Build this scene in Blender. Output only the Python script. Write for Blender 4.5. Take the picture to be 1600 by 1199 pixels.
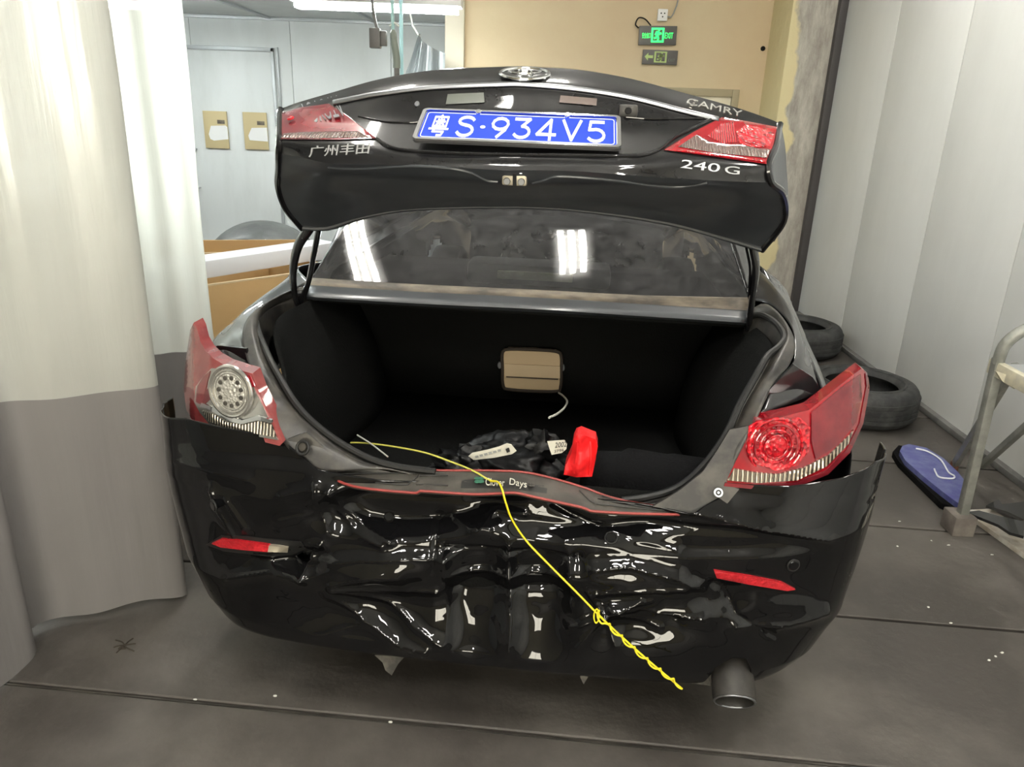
import bpy, bmesh, math, random
import numpy as np
from mathutils import Vector, Matrix, noise
from mathutils.geometry import delaunay_2d_cdt
from mathutils.bvhtree import BVHTree

random.seed(7)
for o in list(bpy.data.objects):
    bpy.data.objects.remove(o, do_unlink=True)
SC = bpy.context.scene
COL = SC.collection

# ------------------------------------------------------------------ camera, world, exposure
FPX, CAM_H = 1200.0, 1.6
PITCH, ROLL = math.radians(19.9), math.radians(2.1)
_c, _s = math.cos(PITCH), math.sin(PITCH)
FW = Vector((0, _c, -_s)); _u = Vector((0, _s, _c)); _r = Vector((1, 0, 0))
RT = _r * math.cos(ROLL) + _u * math.sin(ROLL)
UP = -_r * math.sin(ROLL) + _u * math.cos(ROLL)
cd = bpy.data.cameras.new('camera')
cam = bpy.data.objects.new('camera', cd); COL.objects.link(cam)
cd.sensor_fit = 'HORIZONTAL'; cd.sensor_width = 36.0; cd.lens = FPX / 1600 * 36.0
cd.clip_start = 0.02; cd.clip_end = 100
cam.matrix_world = Matrix(((RT.x, UP.x, -FW.x, 0), (RT.y, UP.y, -FW.y, 0), (RT.z, UP.z, -FW.z, CAM_H), (0, 0, 0, 1)))
SC.camera = cam

wd = bpy.data.worlds.new('world'); SC.world = wd; wd.use_nodes = True
wd.node_tree.nodes['Background'].inputs[0].default_value = (0.75, 0.8, 0.85, 1)
wd.node_tree.nodes['Background'].inputs[1].default_value = 0.25
vs = SC.view_settings
vs.view_transform = 'Standard'; vs.look = 'None'; vs.gamma = 1.0; vs.use_curve_mapping = False
vs.exposure = 0.18
TUBE = 100.0        # emission strength of the fluorescent tubes

# ------------------------------------------------------------------ measuring helpers
PSI = math.radians(5.2)                      # the car stands slightly turned
CAR = Vector((-0.03, 1.57, 0))
ML = Matrix(((math.cos(PSI), -math.sin(PSI), 0), (math.sin(PSI), math.cos(PSI), 0), (0, 0, 1)))
CO = Vector((0, 0, CAM_H)); OL = ML @ (CO - CAR)

def U(px, py, y):                            # point of the car (own axes) at depth y
    d = ML @ (FW * FPX + RT * (px - 800) - UP * (py - 599.5))
    return OL + d * ((y - OL.y) / d.y)
def Wp(px, py, y=None, z=None):              # point of the room
    d = FW * FPX + RT * (px - 800) - UP * (py - 599.5)
    t = (y / d.y) if y is not None else ((z - CAM_H) / d.z)
    return CO + d * t
def ray_local(px, py):
    return (ML @ (FW * FPX + RT * (px - 800) - UP * (py - 599.5))).normalized()
def project_local(P):                        # numpy n x 3 of car points -> measured picture coordinates
    M = np.array(ML).T; w = P @ M.T + np.array(CAR)
    d = w - np.array(CO); z = d @ np.array(FW)
    return 800 + FPX * (d @ np.array(RT)) / z, 599.5 - FPX * (d @ np.array(UP)) / z

# ------------------------------------------------------------------ materials
def mat(name, col, rough=0.5, metal=0.0, coat=0.0, col2=None, nscale=5.0, nlo=0.4, nhi=0.65, bump=0.0, bscale=60.0,
        emit=0.0, trans=0.0, spec=0.5, rough2=None, stretch=None, ior=1.45, alpha=1.0, coat_rough=0.03, detail=6.0):
    m = bpy.data.materials.new(name); m.use_nodes = True
    nt = m.node_tree; b = nt.nodes['Principled BSDF']
    c4 = (*col, 1)
    b.inputs['Base Color'].default_value = c4
    b.inputs['Roughness'].default_value = rough
    b.inputs['Metallic'].default_value = metal
    b.inputs['Coat Weight'].default_value = coat
    b.inputs['Coat Roughness'].default_value = coat_rough
    b.inputs['Specular IOR Level'].default_value = spec
    b.inputs['Transmission Weight'].default_value = trans
    b.inputs['IOR'].default_value = ior
    b.inputs['Alpha'].default_value = alpha
    if emit:
        b.inputs['Emission Color'].default_value = c4
        b.inputs['Emission Strength'].default_value = emit
    if col2 is not None or bump or rough2 is not None:
        tc = nt.nodes.new('ShaderNodeTexCoord'); mp = nt.nodes.new('ShaderNodeMapping')
        nt.links.new(tc.outputs['Object'], mp.inputs[0])
        if stretch: mp.inputs['Scale'].default_value = stretch
    if col2 is not None or rough2 is not None:
        n = nt.nodes.new('ShaderNodeTexNoise'); n.inputs['Scale'].default_value = nscale; n.inputs['Detail'].default_value = detail
        n.inputs['Roughness'].default_value = 0.6
        nt.links.new(mp.outputs[0], n.inputs['Vector'])
        r = nt.nodes.new('ShaderNodeMapRange'); r.inputs[1].default_value = nlo; r.inputs[2].default_value = nhi
        nt.links.new(n.outputs[0], r.inputs[0])
        if col2 is not None:
            mx = nt.nodes.new('ShaderNodeMix'); mx.data_type = 'RGBA'
            mx.inputs[6].default_value = c4; mx.inputs[7].default_value = (*col2, 1)
            nt.links.new(r.outputs[0], mx.inputs[0]); nt.links.new(mx.outputs[2], b.inputs['Base Color'])
        if rough2 is not None:
            r2 = nt.nodes.new('ShaderNodeMapRange'); r2.inputs[3].default_value = rough; r2.inputs[4].default_value = rough2
            nt.links.new(r.outputs[0], r2.inputs[0]); nt.links.new(r2.outputs[0], b.inputs['Roughness'])
    if bump:
        n2 = nt.nodes.new('ShaderNodeTexNoise'); n2.inputs['Scale'].default_value = bscale; n2.inputs['Detail'].default_value = 5
        nt.links.new(mp.outputs[0], n2.inputs['Vector'])
        bp = nt.nodes.new('ShaderNodeBump'); bp.inputs['Strength'].default_value = bump; bp.inputs['Distance'].default_value = 0.02
        nt.links.new(n2.outputs[0], bp.inputs['Height']); nt.links.new(bp.outputs[0], b.inputs['Normal'])
    return m

def facet_mat(name, colA, colB, scale, rough=0.12, metal=0.0, strength=0.6):
    m = mat(name, colA, rough, metal, coat=1.0); nt = m.node_tree; b = nt.nodes['Principled BSDF']
    tc = nt.nodes.new('ShaderNodeTexCoord'); v = nt.nodes.new('ShaderNodeTexVoronoi'); v.inputs['Scale'].default_value = scale
    nt.links.new(tc.outputs['Object'], v.inputs['Vector'])
    sep = nt.nodes.new('ShaderNodeSeparateColor'); nt.links.new(v.outputs['Color'], sep.inputs[0])
    mx = nt.nodes.new('ShaderNodeMix'); mx.data_type = 'RGBA'; mx.inputs[6].default_value = (*colA, 1); mx.inputs[7].default_value = (*colB, 1)
    nt.links.new(sep.outputs[0], mx.inputs[0]); nt.links.new(mx.outputs[2], b.inputs['Base Color'])
    bp = nt.nodes.new('ShaderNodeBump'); bp.inputs['Strength'].default_value = strength; bp.inputs['Distance'].default_value = 0.01
    nt.links.new(v.outputs['Distance'], bp.inputs['Height']); nt.links.new(bp.outputs[0], b.inputs['Normal'])
    return m

def rib_mat(name, colA, colB, scale, axis, rough=0.15, metal=0.6):
    m = mat(name, colA, rough, metal, coat=1.0); nt = m.node_tree; b = nt.nodes['Principled BSDF']
    tc = nt.nodes.new('ShaderNodeTexCoord'); w = nt.nodes.new('ShaderNodeTexWave'); w.bands_direction = axis
    w.inputs['Scale'].default_value = scale; w.inputs['Distortion'].default_value = 1.2
    nt.links.new(tc.outputs['Object'], w.inputs['Vector'])
    mx = nt.nodes.new('ShaderNodeMix'); mx.data_type = 'RGBA'; mx.inputs[6].default_value = (*colA, 1); mx.inputs[7].default_value = (*colB, 1)
    nt.links.new(w.outputs['Fac'], mx.inputs[0]); nt.links.new(mx.outputs[2], b.inputs['Base Color'])
    bp = nt.nodes.new('ShaderNodeBump'); bp.inputs['Strength'].default_value = 0.6; bp.inputs['Distance'].default_value = 0.01
    nt.links.new(w.outputs['Fac'], bp.inputs['Height']); nt.links.new(bp.outputs[0], b.inputs['Normal'])
    return m

def sheet_mat(name, col, transp, transl, rough=0.3, col2=None, bump=0.0, gloss=0.08):
    """thin vinyl: diffuse + translucent + see-through + a little gloss"""
    m = bpy.data.materials.new(name); m.use_nodes = True; nt = m.node_tree; nt.nodes.clear()
    out = nt.nodes.new('ShaderNodeOutputMaterial')
    tc = nt.nodes.new('ShaderNodeTexCoord'); mp = nt.nodes.new('ShaderNodeMapping'); mp.inputs['Scale'].default_value = (9, 9, 0.7)
    nt.links.new(tc.outputs['Object'], mp.inputs[0])
    n = nt.nodes.new('ShaderNodeTexNoise'); n.inputs['Scale'].default_value = 1.6; n.inputs['Detail'].default_value = 6
    nt.links.new(mp.outputs[0], n.inputs['Vector'])
    mx = nt.nodes.new('ShaderNodeMix'); mx.data_type = 'RGBA'; mx.inputs[6].default_value = (*col, 1); mx.inputs[7].default_value = (*(col2 or col), 1)
    nt.links.new(n.outputs[0], mx.inputs[0])
    d = nt.nodes.new('ShaderNodeBsdfDiffuse'); t = nt.nodes.new('ShaderNodeBsdfTranslucent'); tr = nt.nodes.new('ShaderNodeBsdfTransparent')
    g = nt.nodes.new('ShaderNodeBsdfGlossy'); g.inputs['Roughness'].default_value = rough
    nt.links.new(mx.outputs[2], d.inputs[0]); nt.links.new(mx.outputs[2], t.inputs[0])
    a = nt.nodes.new('ShaderNodeMixShader'); a.inputs[0].default_value = transl
    nt.links.new(d.outputs[0], a.inputs[1]); nt.links.new(t.outputs[0], a.inputs[2])
    b = nt.nodes.new('ShaderNodeMixShader'); b.inputs[0].default_value = transp
    nt.links.new(a.outputs[0], b.inputs[1]); nt.links.new(tr.outputs[0], b.inputs[2])
    c = nt.nodes.new('ShaderNodeMixShader'); c.inputs[0].default_value = gloss
    nt.links.new(b.outputs[0], c.inputs[1]); nt.links.new(g.outputs[0], c.inputs[2])
    nt.links.new(c.outputs[0], out.inputs[0])
    if bump:
        bp = nt.nodes.new('ShaderNodeBump'); bp.inputs['Strength'].default_value = bump; bp.inputs['Distance'].default_value = 0.02
        nt.links.new(n.outputs[0], bp.inputs['Height'])
        for s in (d, t, g): nt.links.new(bp.outputs[0], s.inputs['Normal'])
    return m

M = {}
M['paint'] = mat('black_paint', (0.006, 0.006, 0.007), 0.3, 0, 1.0, col2=(0.012, 0.012, 0.013), nscale=8, coat_rough=0.03, spec=0.1)
M['bumper'] = mat('black_bumper_paint', (0.004, 0.004, 0.0045), 0.3, 0, 1.0, coat_rough=0.015, spec=0.0)
M['bumper'].node_tree.nodes['Principled BSDF'].inputs['Coat IOR'].default_value = 1.42
M['dusty'] = mat('dusty_brightened_inner_paint', (0.036, 0.040, 0.046), 0.42, 0, 0.25, col2=(0.050, 0.055, 0.062), nscale=5, coat_rough=0.15, rough2=0.5)  # dusty black, base brightened to imitate booth reflection and haze on the lid
M['apron'] = mat('dirty_dark_metal', (0.019, 0.018, 0.017), 0.45, 0.2, 0.15, col2=(0.058, 0.053, 0.045), nscale=16, coat_rough=0.3)
M['rubber'] = mat('black_rubber', (0.012, 0.012, 0.012), 0.5, spec=0.4)
M['lining'] = mat('black_trunk_felt', (0.0065, 0.0067, 0.0065), 0.95, spec=0.05, bump=0.2, bscale=150)
M['glass_dark'] = mat('dark_side_glass', (0.01, 0.011, 0.012), 0.05, 0, 1.0)
M['chrome'] = mat('chrome', (0.75, 0.76, 0.78), 0.12, 1.0)
M['dullchrome'] = mat('brushed_chrome', (0.34, 0.35, 0.37), 0.3, 1.0)
M['badge'] = mat('satin_badge_metal', (0.55, 0.56, 0.58), 0.45, 0.5)
M['red_lens'] = mat('red_lens', (0.20, 0.004, 0.010), 0.1, 0, 1.0, col2=(0.30, 0.008, 0.014), nscale=9)
M['red_dark'] = mat('dark_red_lens', (0.12, 0.008, 0.014), 0.25, 0, 0.5, col2=(0.19, 0.014, 0.02), nscale=9)
M['red_dusty'] = mat('dusty_red_lens', (0.22, 0.03, 0.035), 0.2, 0, 0.8, col2=(0.30, 0.075, 0.07), nscale=9)
M['red_facet'] = facet_mat('red_facets', (0.72, 0.008, 0.02), (0.22, 0.0, 0.006), 95)
M['clear_facet'] = facet_mat('clear_led_facets', (0.72, 0.70, 0.64), (0.42, 0.41, 0.37), 120, metal=0.35)
M['clear_rib'] = rib_mat('clear_ribs', (0.62, 0.53, 0.42), (0.10, 0.07, 0.05), 28, 'X')
M['silver'] = mat('silver_reflector', (0.62, 0.61, 0.58), 0.22, 0.85)
M['grey_rib'] = rib_mat('smoky_ribs', (0.22, 0.16, 0.14), (0.12, 0.06, 0.05), 40, 'X', metal=0.3)
M['plate_blue'] = mat('plate_blue', (0.018, 0.05, 0.55), 0.7, spec=0.15)
M['plate_white'] = mat('plate_white', (0.78, 0.8, 0.84), 0.6, spec=0.2)
M['reflector'] = facet_mat('reflector_red', (0.46, 0.012, 0.02), (0.34, 0.006, 0.012), 160, rough=0.3, strength=.2)
M['scuff'] = mat('dirty_rubber_sill', (0.042, 0.038, 0.033), 0.6, col2=(0.08, 0.073, 0.062), nscale=14)
M['scuff_dark'] = mat('sill_recess_rubber', (0.022, 0.021, 0.02), 0.5)
M['red_trim'] = mat('red_edge_trim', (0.26, 0.04, 0.035), 0.45)
M['sill_text'] = mat('sill_lettering', (0.6, 0.58, 0.5), 0.5)
M['sill_green'] = mat('sill_clover_green', (0.03, 0.12, 0.075), 0.5)
M['beige'] = mat('beige_plastic', (0.36, 0.27, 0.165), 0.55)
M['hatch_dark'] = mat('dark_slot', (0.02, 0.013, 0.008), 0.7)
M['bag'] = mat('black_bag_plastic', (0.0035, 0.0035, 0.004), 0.4, spec=0.25, bump=0.25, bscale=14)
M['fabric'] = mat('black_fabric', (0.005, 0.005, 0.0055), 0.9, spec=0.1, bump=0.3, bscale=120)
M['red_cloth'] = mat('red_cloth', (0.75, 0.012, 0.015), 0.6, bump=0.3, bscale=40)
M['label'] = mat('printed_label', (0.62, 0.6, 0.52), 0.5)
M['ink'] = mat('print_ink', (0.02, 0.02, 0.02), 0.6)
M['yellow'] = mat('yellow_wire', (0.75, 0.62, 0.02), 0.4)
M['yellow_pale'] = mat('pale_yellow_wire', (0.65, 0.62, 0.12), 0.45)
M['cord'] = mat('white_cord', (0.6, 0.6, 0.54), 0.6)
M['exhaust'] = mat('sooty_exhaust', (0.02, 0.019, 0.017), 0.55, 0.3, col2=(0.045, 0.041, 0.037), nscale=20)
M['soot_hole_black'] = mat('soot_hole_black', (0.004, 0.004, 0.004), 0.9)  # exhaust soot, and the black painted in for the dark of holes
M['bracket'] = mat('zinc_bracket', (0.4, 0.36, 0.28), 0.4, 0.5)
M['torn'] = mat('torn_plastic', (0.05, 0.048, 0.045), 0.6, col2=(0.16, 0.15, 0.13), nscale=30)
M['tyre'] = mat('tyre_rubber', (0.022, 0.023, 0.024), 0.75, col2=(0.05, 0.051, 0.05), nscale=14)
M['alloy'] = mat('alloy', (0.5, 0.5, 0.5), 0.3, 1.0)
M['shelf'] = mat('grey_parcel_shelf', (0.03, 0.03, 0.033), 0.8)
M['shelf_box'] = mat('grey_lamp_housing', (0.30, 0.31, 0.30), 0.7)
M['brake3'] = mat('brake_lamp_strip', (0.85, 0.9, 0.66), 0.5)
M['seal_strip'] = mat('dirty_glass_seal', (0.06, 0.05, 0.04), 0.5, col2=(0.20, 0.165, 0.12), nscale=6, stretch=(1, 3, 3))
# tinted, dusty rear window
def tinted(name):
    m = bpy.data.materials.new(name); m.use_nodes = True; nt = m.node_tree; nt.nodes.clear()
    out = nt.nodes.new('ShaderNodeOutputMaterial')
    tr = nt.nodes.new('ShaderNodeBsdfTransparent'); tr.inputs[0].default_value = (0.45, 0.45, 0.46, 1)
    g = nt.nodes.new('ShaderNodeBsdfGlossy'); g.inputs['Roughness'].default_value = 0.03
    d = nt.nodes.new('ShaderNodeBsdfDiffuse'); d.inputs[0].default_value = (0.22, 0.22, 0.23, 1)
    fr = nt.nodes.new('ShaderNodeFresnel'); fr.inputs[0].default_value = 1.5
    a = nt.nodes.new('ShaderNodeMixShader'); nt.links.new(fr.outputs[0], a.inputs[0])
    nt.links.new(tr.outputs[0], a.inputs[1]); nt.links.new(g.outputs[0], a.inputs[2])
    tc = nt.nodes.new('ShaderNodeTexCoord'); n = nt.nodes.new('ShaderNodeTexNoise'); n.inputs['Scale'].default_value = 28; n.inputs['Detail'].default_value = 12
    n.inputs['Roughness'].default_value = 0.75
    nt.links.new(tc.outputs['Object'], n.inputs['Vector'])
    r = nt.nodes.new('ShaderNodeMapRange'); r.inputs[1].default_value = 0.35; r.inputs[2].default_value = 0.75; r.inputs[3].default_value = 0.05; r.inputs[4].default_value = 0.32
    nt.links.new(n.outputs[0], r.inputs[0])
    b = nt.nodes.new('ShaderNodeMixShader'); nt.links.new(r.outputs[0], b.inputs[0])
    nt.links.new(a.outputs[0], b.inputs[1]); nt.links.new(d.outputs[0], b.inputs[2])
    nt.links.new(b.outputs[0], out.inputs[0])
    return m
M['tint'] = tinted('dusty_tinted_glass')
# room
M['concrete'] = mat('worn_grey_concrete_floor', (0.048, 0.0425, 0.038), 0.55, col2=(0.105, 0.095, 0.085), nscale=1.7, nlo=0.42, nhi=0.66, bump=0.12, bscale=30, rough2=0.72, detail=10)
M['joint'] = mat('dirt_in_joint', (0.02, 0.017, 0.014), 0.8)
M['joint_bar'] = mat('worn_joint_strip', (0.022, 0.019, 0.016), 0.6, col2=(0.055, 0.048, 0.04), nscale=9)
M['yellow_wall'] = mat('cream_yellow_plaster', (0.60, 0.475, 0.31), 0.75, col2=(0.63, 0.525, 0.345), nscale=1.5, bump=0.15, bscale=9)
M['white_wall'] = mat('white_booth_panel', (0.66, 0.685, 0.68), 0.4, col2=(0.55, 0.57, 0.555), nscale=2.5, stretch=(1, 1, 0.35), nlo=0.45, nhi=0.8)
M['grey_wall'] = mat('off_white_wall_panel', (0.66, 0.67, 0.655), 0.45, col2=(0.58, 0.59, 0.575), nscale=1.8, stretch=(1, 1, 0.3), nlo=0.42, nhi=0.75)
M['rear_wall'] = mat('cream_back_wall', (0.62, 0.55, 0.40), 0.8)
M['ceil'] = mat('off_white_ceiling', (0.6, 0.6, 0.58), 0.8)
M['dark_trim'] = mat('dark_edge_trim', (0.05, 0.045, 0.045), 0.5)
M['grey_trim'] = mat('grey_aluminium_trim', (0.42, 0.44, 0.45), 0.4, 0.3)
M['tube'] = mat('fluorescent_tube', (1.0, 0.97, 0.90), 0.5, emit=TUBE)
M['tube_cool'] = mat('cool_fluorescent_tube', (0.94, 1.0, 0.985), 0.5, emit=TUBE * 0.75)
M['lamp_white'] = mat('lamp_housing_white', (0.75, 0.75, 0.74), 0.4)

# ------------------------------------------------------------------ mesh helpers
def link(name, me, m, parent=None, smooth=True, angle=40):
    if smooth:
        me.polygons.foreach_set('use_smooth', [True] * len(me.polygons))
        me.set_sharp_from_angle(angle=math.radians(angle))
    if m is not None: me.materials.append(m)
    o = bpy.data.objects.new(name, me); COL.objects.link(o)
    if parent is not None: o.parent = parent
    return o
def obj(name, verts, faces, m, parent=None, smooth=True, angle=40, fix=False):
    me = bpy.data.meshes.new(name); me.from_pydata([tuple(v) for v in verts], [], faces); me.update()
    if fix:
        bm = bmesh.new(); bm.from_mesh(me); bmesh.ops.recalc_face_normals(bm, faces=bm.faces); bm.to_mesh(me); bm.free()
    return link(name, me, m, parent, smooth, angle)
def empty(name, loc=(0, 0, 0), rz=0, parent=None):
    e = bpy.data.objects.new(name, None); COL.objects.link(e); e.location = loc; e.rotation_euler = (0, 0, rz); e.empty_display_size = 0.1
    if parent is not None: e.parent = parent
    return e
def tag(o, label, cat, group=None):
    o['label'] = label; o['category'] = cat
    if group: o['group'] = group
    return o
def struct(o): o['kind'] = 'structure'; return o

def cr(pts, n, closed=False):
    """Catmull-Rom through pts, n samples even in chord length"""
    P = [Vector(p) for p in pts]; k = len(P)
    if k == 2 and not closed: return [P[0].lerp(P[1], i / (n - 1)) for i in range(n)]
    D = []
    segs = k if closed else k - 1
    for i in range(segs):
        p1, p2 = P[i], P[(i + 1) % k]
        p0 = P[i - 1] if (i > 0 or closed) else p1 * 2 - p2
        p3 = P[(i + 2) % k] if (i + 2 < k or closed) else p2 * 2 - p1
        for j in range(12):
            t = j / 12
            D.append(0.5 * ((2 * p1) + (p2 - p0) * t + (2 * p0 - 5 * p1 + 4 * p2 - p3) * t * t + (3 * p1 - p0 - 3 * p2 + p3) * t ** 3))
    D.append(P[0].copy() if closed else P[-1].copy())
    L = [0]
    for a, b in zip(D, D[1:]): L.append(L[-1] + (b - a).length)
    out = []; j = 0; cnt = n
    for i in range(cnt):
        s = L[-1] * i / (cnt if closed else cnt - 1)
        while j < len(D) - 2 and L[j + 1] < s: j += 1
        w = (s - L[j]) / max(1e-9, L[j + 1] - L[j])
        out.append(D[j].lerp(D[j + 1], min(1, w)))
    return out

def loft_verts(rows, n, m):
    R = [cr(r, n) for r in rows]
    cols = [cr([R[k][i] for k in range(len(R))], m) for i in range(n)]
    return [cols[i][j] for j in range(m) for i in range(n)]
def grid_faces(n, m, off=0):
    return [(off + j * n + i, off + j * n + i + 1, off + (j + 1) * n + i + 1, off + (j + 1) * n + i) for j in range(m - 1) for i in range(n - 1)]
def loft(name, rows, n, m, material, parent, th=0.0, angle=40, flip=False):
    v = loft_verts(rows, n, m); f = grid_faces(n, m)
    if flip: f = [t[::-1] for t in f]
    o = obj(name, v, f, material, parent, True, angle)
    if th:
        md = o.modifiers.new('thick', 'SOLIDIFY'); md.thickness = th; md.offset = -1
    return o
def tube_geo(pts, r, n=None, seg=8, smooth=True, caps=True, flat=None):
    P = cr(pts, n or max(2, len(pts) * 5)) if smooth else [Vector(p) for p in pts]
    V = []; F = []; prev = None
    for i, p in enumerate(P):
        t = (P[min(i + 1, len(P) - 1)] - P[max(i - 1, 0)]).normalized()
        if prev is None:
            a = Vector((0, 0, 1)) if abs(t.z) < 0.9 else Vector((1, 0, 0))
            nrm = (a - t * a.dot(t)).normalized()
        else: nrm = (prev - t * prev.dot(t)).normalized()
        prev = nrm; b = t.cross(nrm)
        rr = r[i * (len(r) - 1) // max(1, len(P) - 1)] if isinstance(r, (list, tuple)) else r
        for k in range(seg):
            a = 2 * math.pi * (k + 0.5) / seg
            V.append(p + nrm * (math.cos(a) * rr) + b * (math.sin(a) * rr * (flat or 1)))
    for i in range(len(P) - 1):
        for k in range(seg): F.append((i * seg + k, i * seg + (k + 1) % seg, (i + 1) * seg + (k + 1) % seg, (i + 1) * seg + k))
    if caps: F.append(tuple(range(seg))[::-1]); F.append(tuple((len(P) - 1) * seg + k for k in range(seg)))
    return V, F
def tube(name, pts, r, m, parent=None, **k):
    V, F = tube_geo(pts, r, **k); return obj(name, V, F, m, parent, fix=True)
def box(name, lo, hi, m, parent=None, bev=0.0, mtx=None):
    bm = bmesh.new(); bmesh.ops.create_cube(bm, size=1)
    lo = Vector(lo); hi = Vector(hi)
    for v in bm.verts: v.co = Vector(((lo[i] + hi[i]) / 2 + v.co[i] * (hi[i] - lo[i]) for i in range(3)))
    if bev: bmesh.ops.bevel(bm, geom=bm.edges[:], offset=bev, segments=2, affect='EDGES', profile=0.6)
    if mtx: bmesh.ops.transform(bm, matrix=mtx, verts=bm.verts)
    me = bpy.data.meshes.new(name); bm.to_mesh(me); bm.free()
    return link(name, me, m, parent, bool(bev), 30)
def disc(name, c, nrm, r, m, parent=None, depth=0.004, seg=24, ry=None, up=(0, 0, 1)):
    """a short cylinder with a rounded edge, axis nrm"""
    nrm = Vector(nrm).normalized(); a = Vector(up); a = (a - nrm * a.dot(nrm)).normalized(); b = nrm.cross(a); ry = ry or r
    V = []; F = []
    for k2, (s, h) in enumerate(((1, 0), (1, depth * 0.7), (0.88, depth))):
        for k in range(seg):
            t = 2 * math.pi * k / seg
            V.append(Vector(c) + nrm * h + b * (math.cos(t) * r * s) + a * (math.sin(t) * ry * s))
    for j in range(2):
        for k in range(seg): F.append((j * seg + k, j * seg + (k + 1) % seg, (j + 1) * seg + (k + 1) % seg, (j + 1) * seg + k))
    F.append(tuple(range(seg))[::-1]); F.append(tuple(2 * seg + k for k in range(seg)))
    return obj(name, V, F, m, parent, fix=True)
def ring(name, c, nrm, r, rt, m, parent=None, ry=None, seg=32, up=(0, 0, 1), sec=8):
    nrm = Vector(nrm).normalized(); a = Vector(up); a = (a - nrm * a.dot(nrm)).normalized(); b = nrm.cross(a); ry = ry or r
    V = []; F = []
    for k in range(seg):
        t = 2 * math.pi * k / seg; d = b * (math.cos(t) * r) + a * (math.sin(t) * ry); dn = d.normalized()
        for q in range(sec):
            s = 2 * math.pi * q / sec
            V.append(Vector(c) + d + dn * (math.cos(s) * rt) + nrm * (math.sin(s) * rt))
    for k in range(seg):
        for q in range(sec):
            F.append((k * sec + q, k * sec + (q + 1) % sec, ((k + 1) % seg) * sec + (q + 1) % sec, ((k + 1) % seg) * sec + q))
    return obj(name, V, F, m, parent, fix=True)

def inside(p, poly):
    c = False; j = len(poly) - 1
    for i in range(len(poly)):
        a, b = poly[i], poly[j]
        if (a[1] > p[1]) != (b[1] > p[1]) and p[0] < (b[0] - a[0]) * (p[1] - a[1]) / (b[1] - a[1]) + a[0]: c = not c
        j = i
    return c
def dense(outline, step, smooth):
    if smooth:
        pts = [Vector((x, y, 0)) for x, y in outline]
        per = sum((pts[i] - pts[i - 1]).length for i in range(len(pts)))
        return [(p.x, p.y) for p in cr(pts, max(8, int(per / step)), True)]
    out = []
    for i in range(len(outline)):
        a, b = Vector(outline[i]), Vector(outline[(i + 1) % len(outline)]); k = max(1, int((b - a).length / step))
        out += [tuple(a.lerp(b, j / k)) for j in range(k)]
    return out
def patch_geo(outline, pos, th, step, smooth, tdir):
    """solid piece: outline measured in the photograph, pos(px,py) gives the real point, th its thickness"""
    B = dense(outline, step, smooth); xs = [p[0] for p in B]; ys = [p[1] for p in B]
    pts = list(B); nb = len(B); gy = min(ys) + step * 0.5; row = 0; Ba = np.array(B)
    while gy < max(ys):
        gx = min(xs) + step * (0.5 if row % 2 else 0.05)
        while gx < max(xs):
            if inside((gx, gy), B) and np.min((Ba[:, 0] - gx) ** 2 + (Ba[:, 1] - gy) ** 2) > (0.55 * step) ** 2: pts.append((gx, gy))
            gx += step
        gy += step * 0.87; row += 1
    r = delaunay_2d_cdt([Vector(p) for p in pts], [(i, (i + 1) % nb) for i in range(nb)], [], 1, 1e-4)
    v2, f = r[0], r[2]
    front = [pos(p.x, p.y) for p in v2]; n = len(front)
    F = []
    for t in f:
        a, b, c = (front[i] for i in t[:3]); nn = (b - a).cross(c - a)
        F.append(tuple(t) if nn.dot(tdir) < 0 else tuple(t)[::-1])
    if th:
        V = front + [p + tdir * th for p in front]
        G = list(F) + [tuple(i + n for i in t[::-1]) for t in F]
        cnt = {}
        for t in F:
            for i in range(len(t)):
                e = (t[i], t[(i + 1) % len(t)]); cnt[frozenset(e)] = cnt.get(frozenset(e), []) + [e]
        for k, e in cnt.items():
            if len(e) == 1: a, b = e[0]; G.append((b, a, a + n, b + n))
        return V, G
    return front, F
def patch(name, outline, yf, m, parent, th=0.006, step=6, smooth=False, angle=40, world=False):
    f = yf if callable(yf) else (lambda x, y: yf)
    pos = (lambda x, y: Wp(x, y, y=f(x, y))) if world else (lambda x, y: U(x, y, f(x, y)))
    V, F = patch_geo(outline, pos, th, step, smooth, Vector((0, 1, 0)))
    return obj(name, V, F, m, parent, True, angle)
def interp(tab):
    xs = [t[0] for t in tab]; ys = [t[1] for t in tab]
    return lambda x: float(np.interp(x, xs, ys))

def text_geo(s):
    cu = bpy.data.curves.new('t', 'FONT'); cu.body = s; cu.extrude = 0.0; cu.resolution_u = 4
    o = bpy.data.objects.new('t', cu); COL.objects.link(o)
    dg = bpy.context.evaluated_depsgraph_get(); dg.update()
    me = bpy.data.meshes.new_from_object(o.evaluated_get(dg))
    V = [v.co.copy() for v in me.vertices]; F = [tuple(p.vertices) for p in me.polygons]
    bpy.data.objects.remove(o); bpy.data.curves.remove(cu); bpy.data.meshes.remove(me)
    x0 = min(v.x for v in V); x1 = max(v.x for v in V); y0 = min(v.y for v in V); y1 = max(v.y for v in V)
    return [((v.x - x0) / (x1 - x0), (v.y - y0) / (y1 - y0)) for v in V], F
def extrude_uv(name, uv, F, fn, nrm, th, m, parent):
    """flat figure (0..1 square) mapped by fn(u,v) to real points, given thickness th along nrm"""
    a = [fn(u, v) for u, v in uv]; n = len(a)
    V = [p + nrm * th for p in a] + a
    G = [tuple(f) for f in F] + [tuple(i + n for i in f[::-1]) for f in F]
    cnt = {}
    for t in F:
        for i in range(len(t)):
            e = (t[i], t[(i + 1) % len(t)]); cnt[frozenset(e)] = cnt.get(frozenset(e), []) + [e]
    for k, e in cnt.items():
        if len(e) == 1: p, q = e[0]; G.append((q, p, p + n, q + n))
    return obj(name, V, G, m, parent, False)
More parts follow.
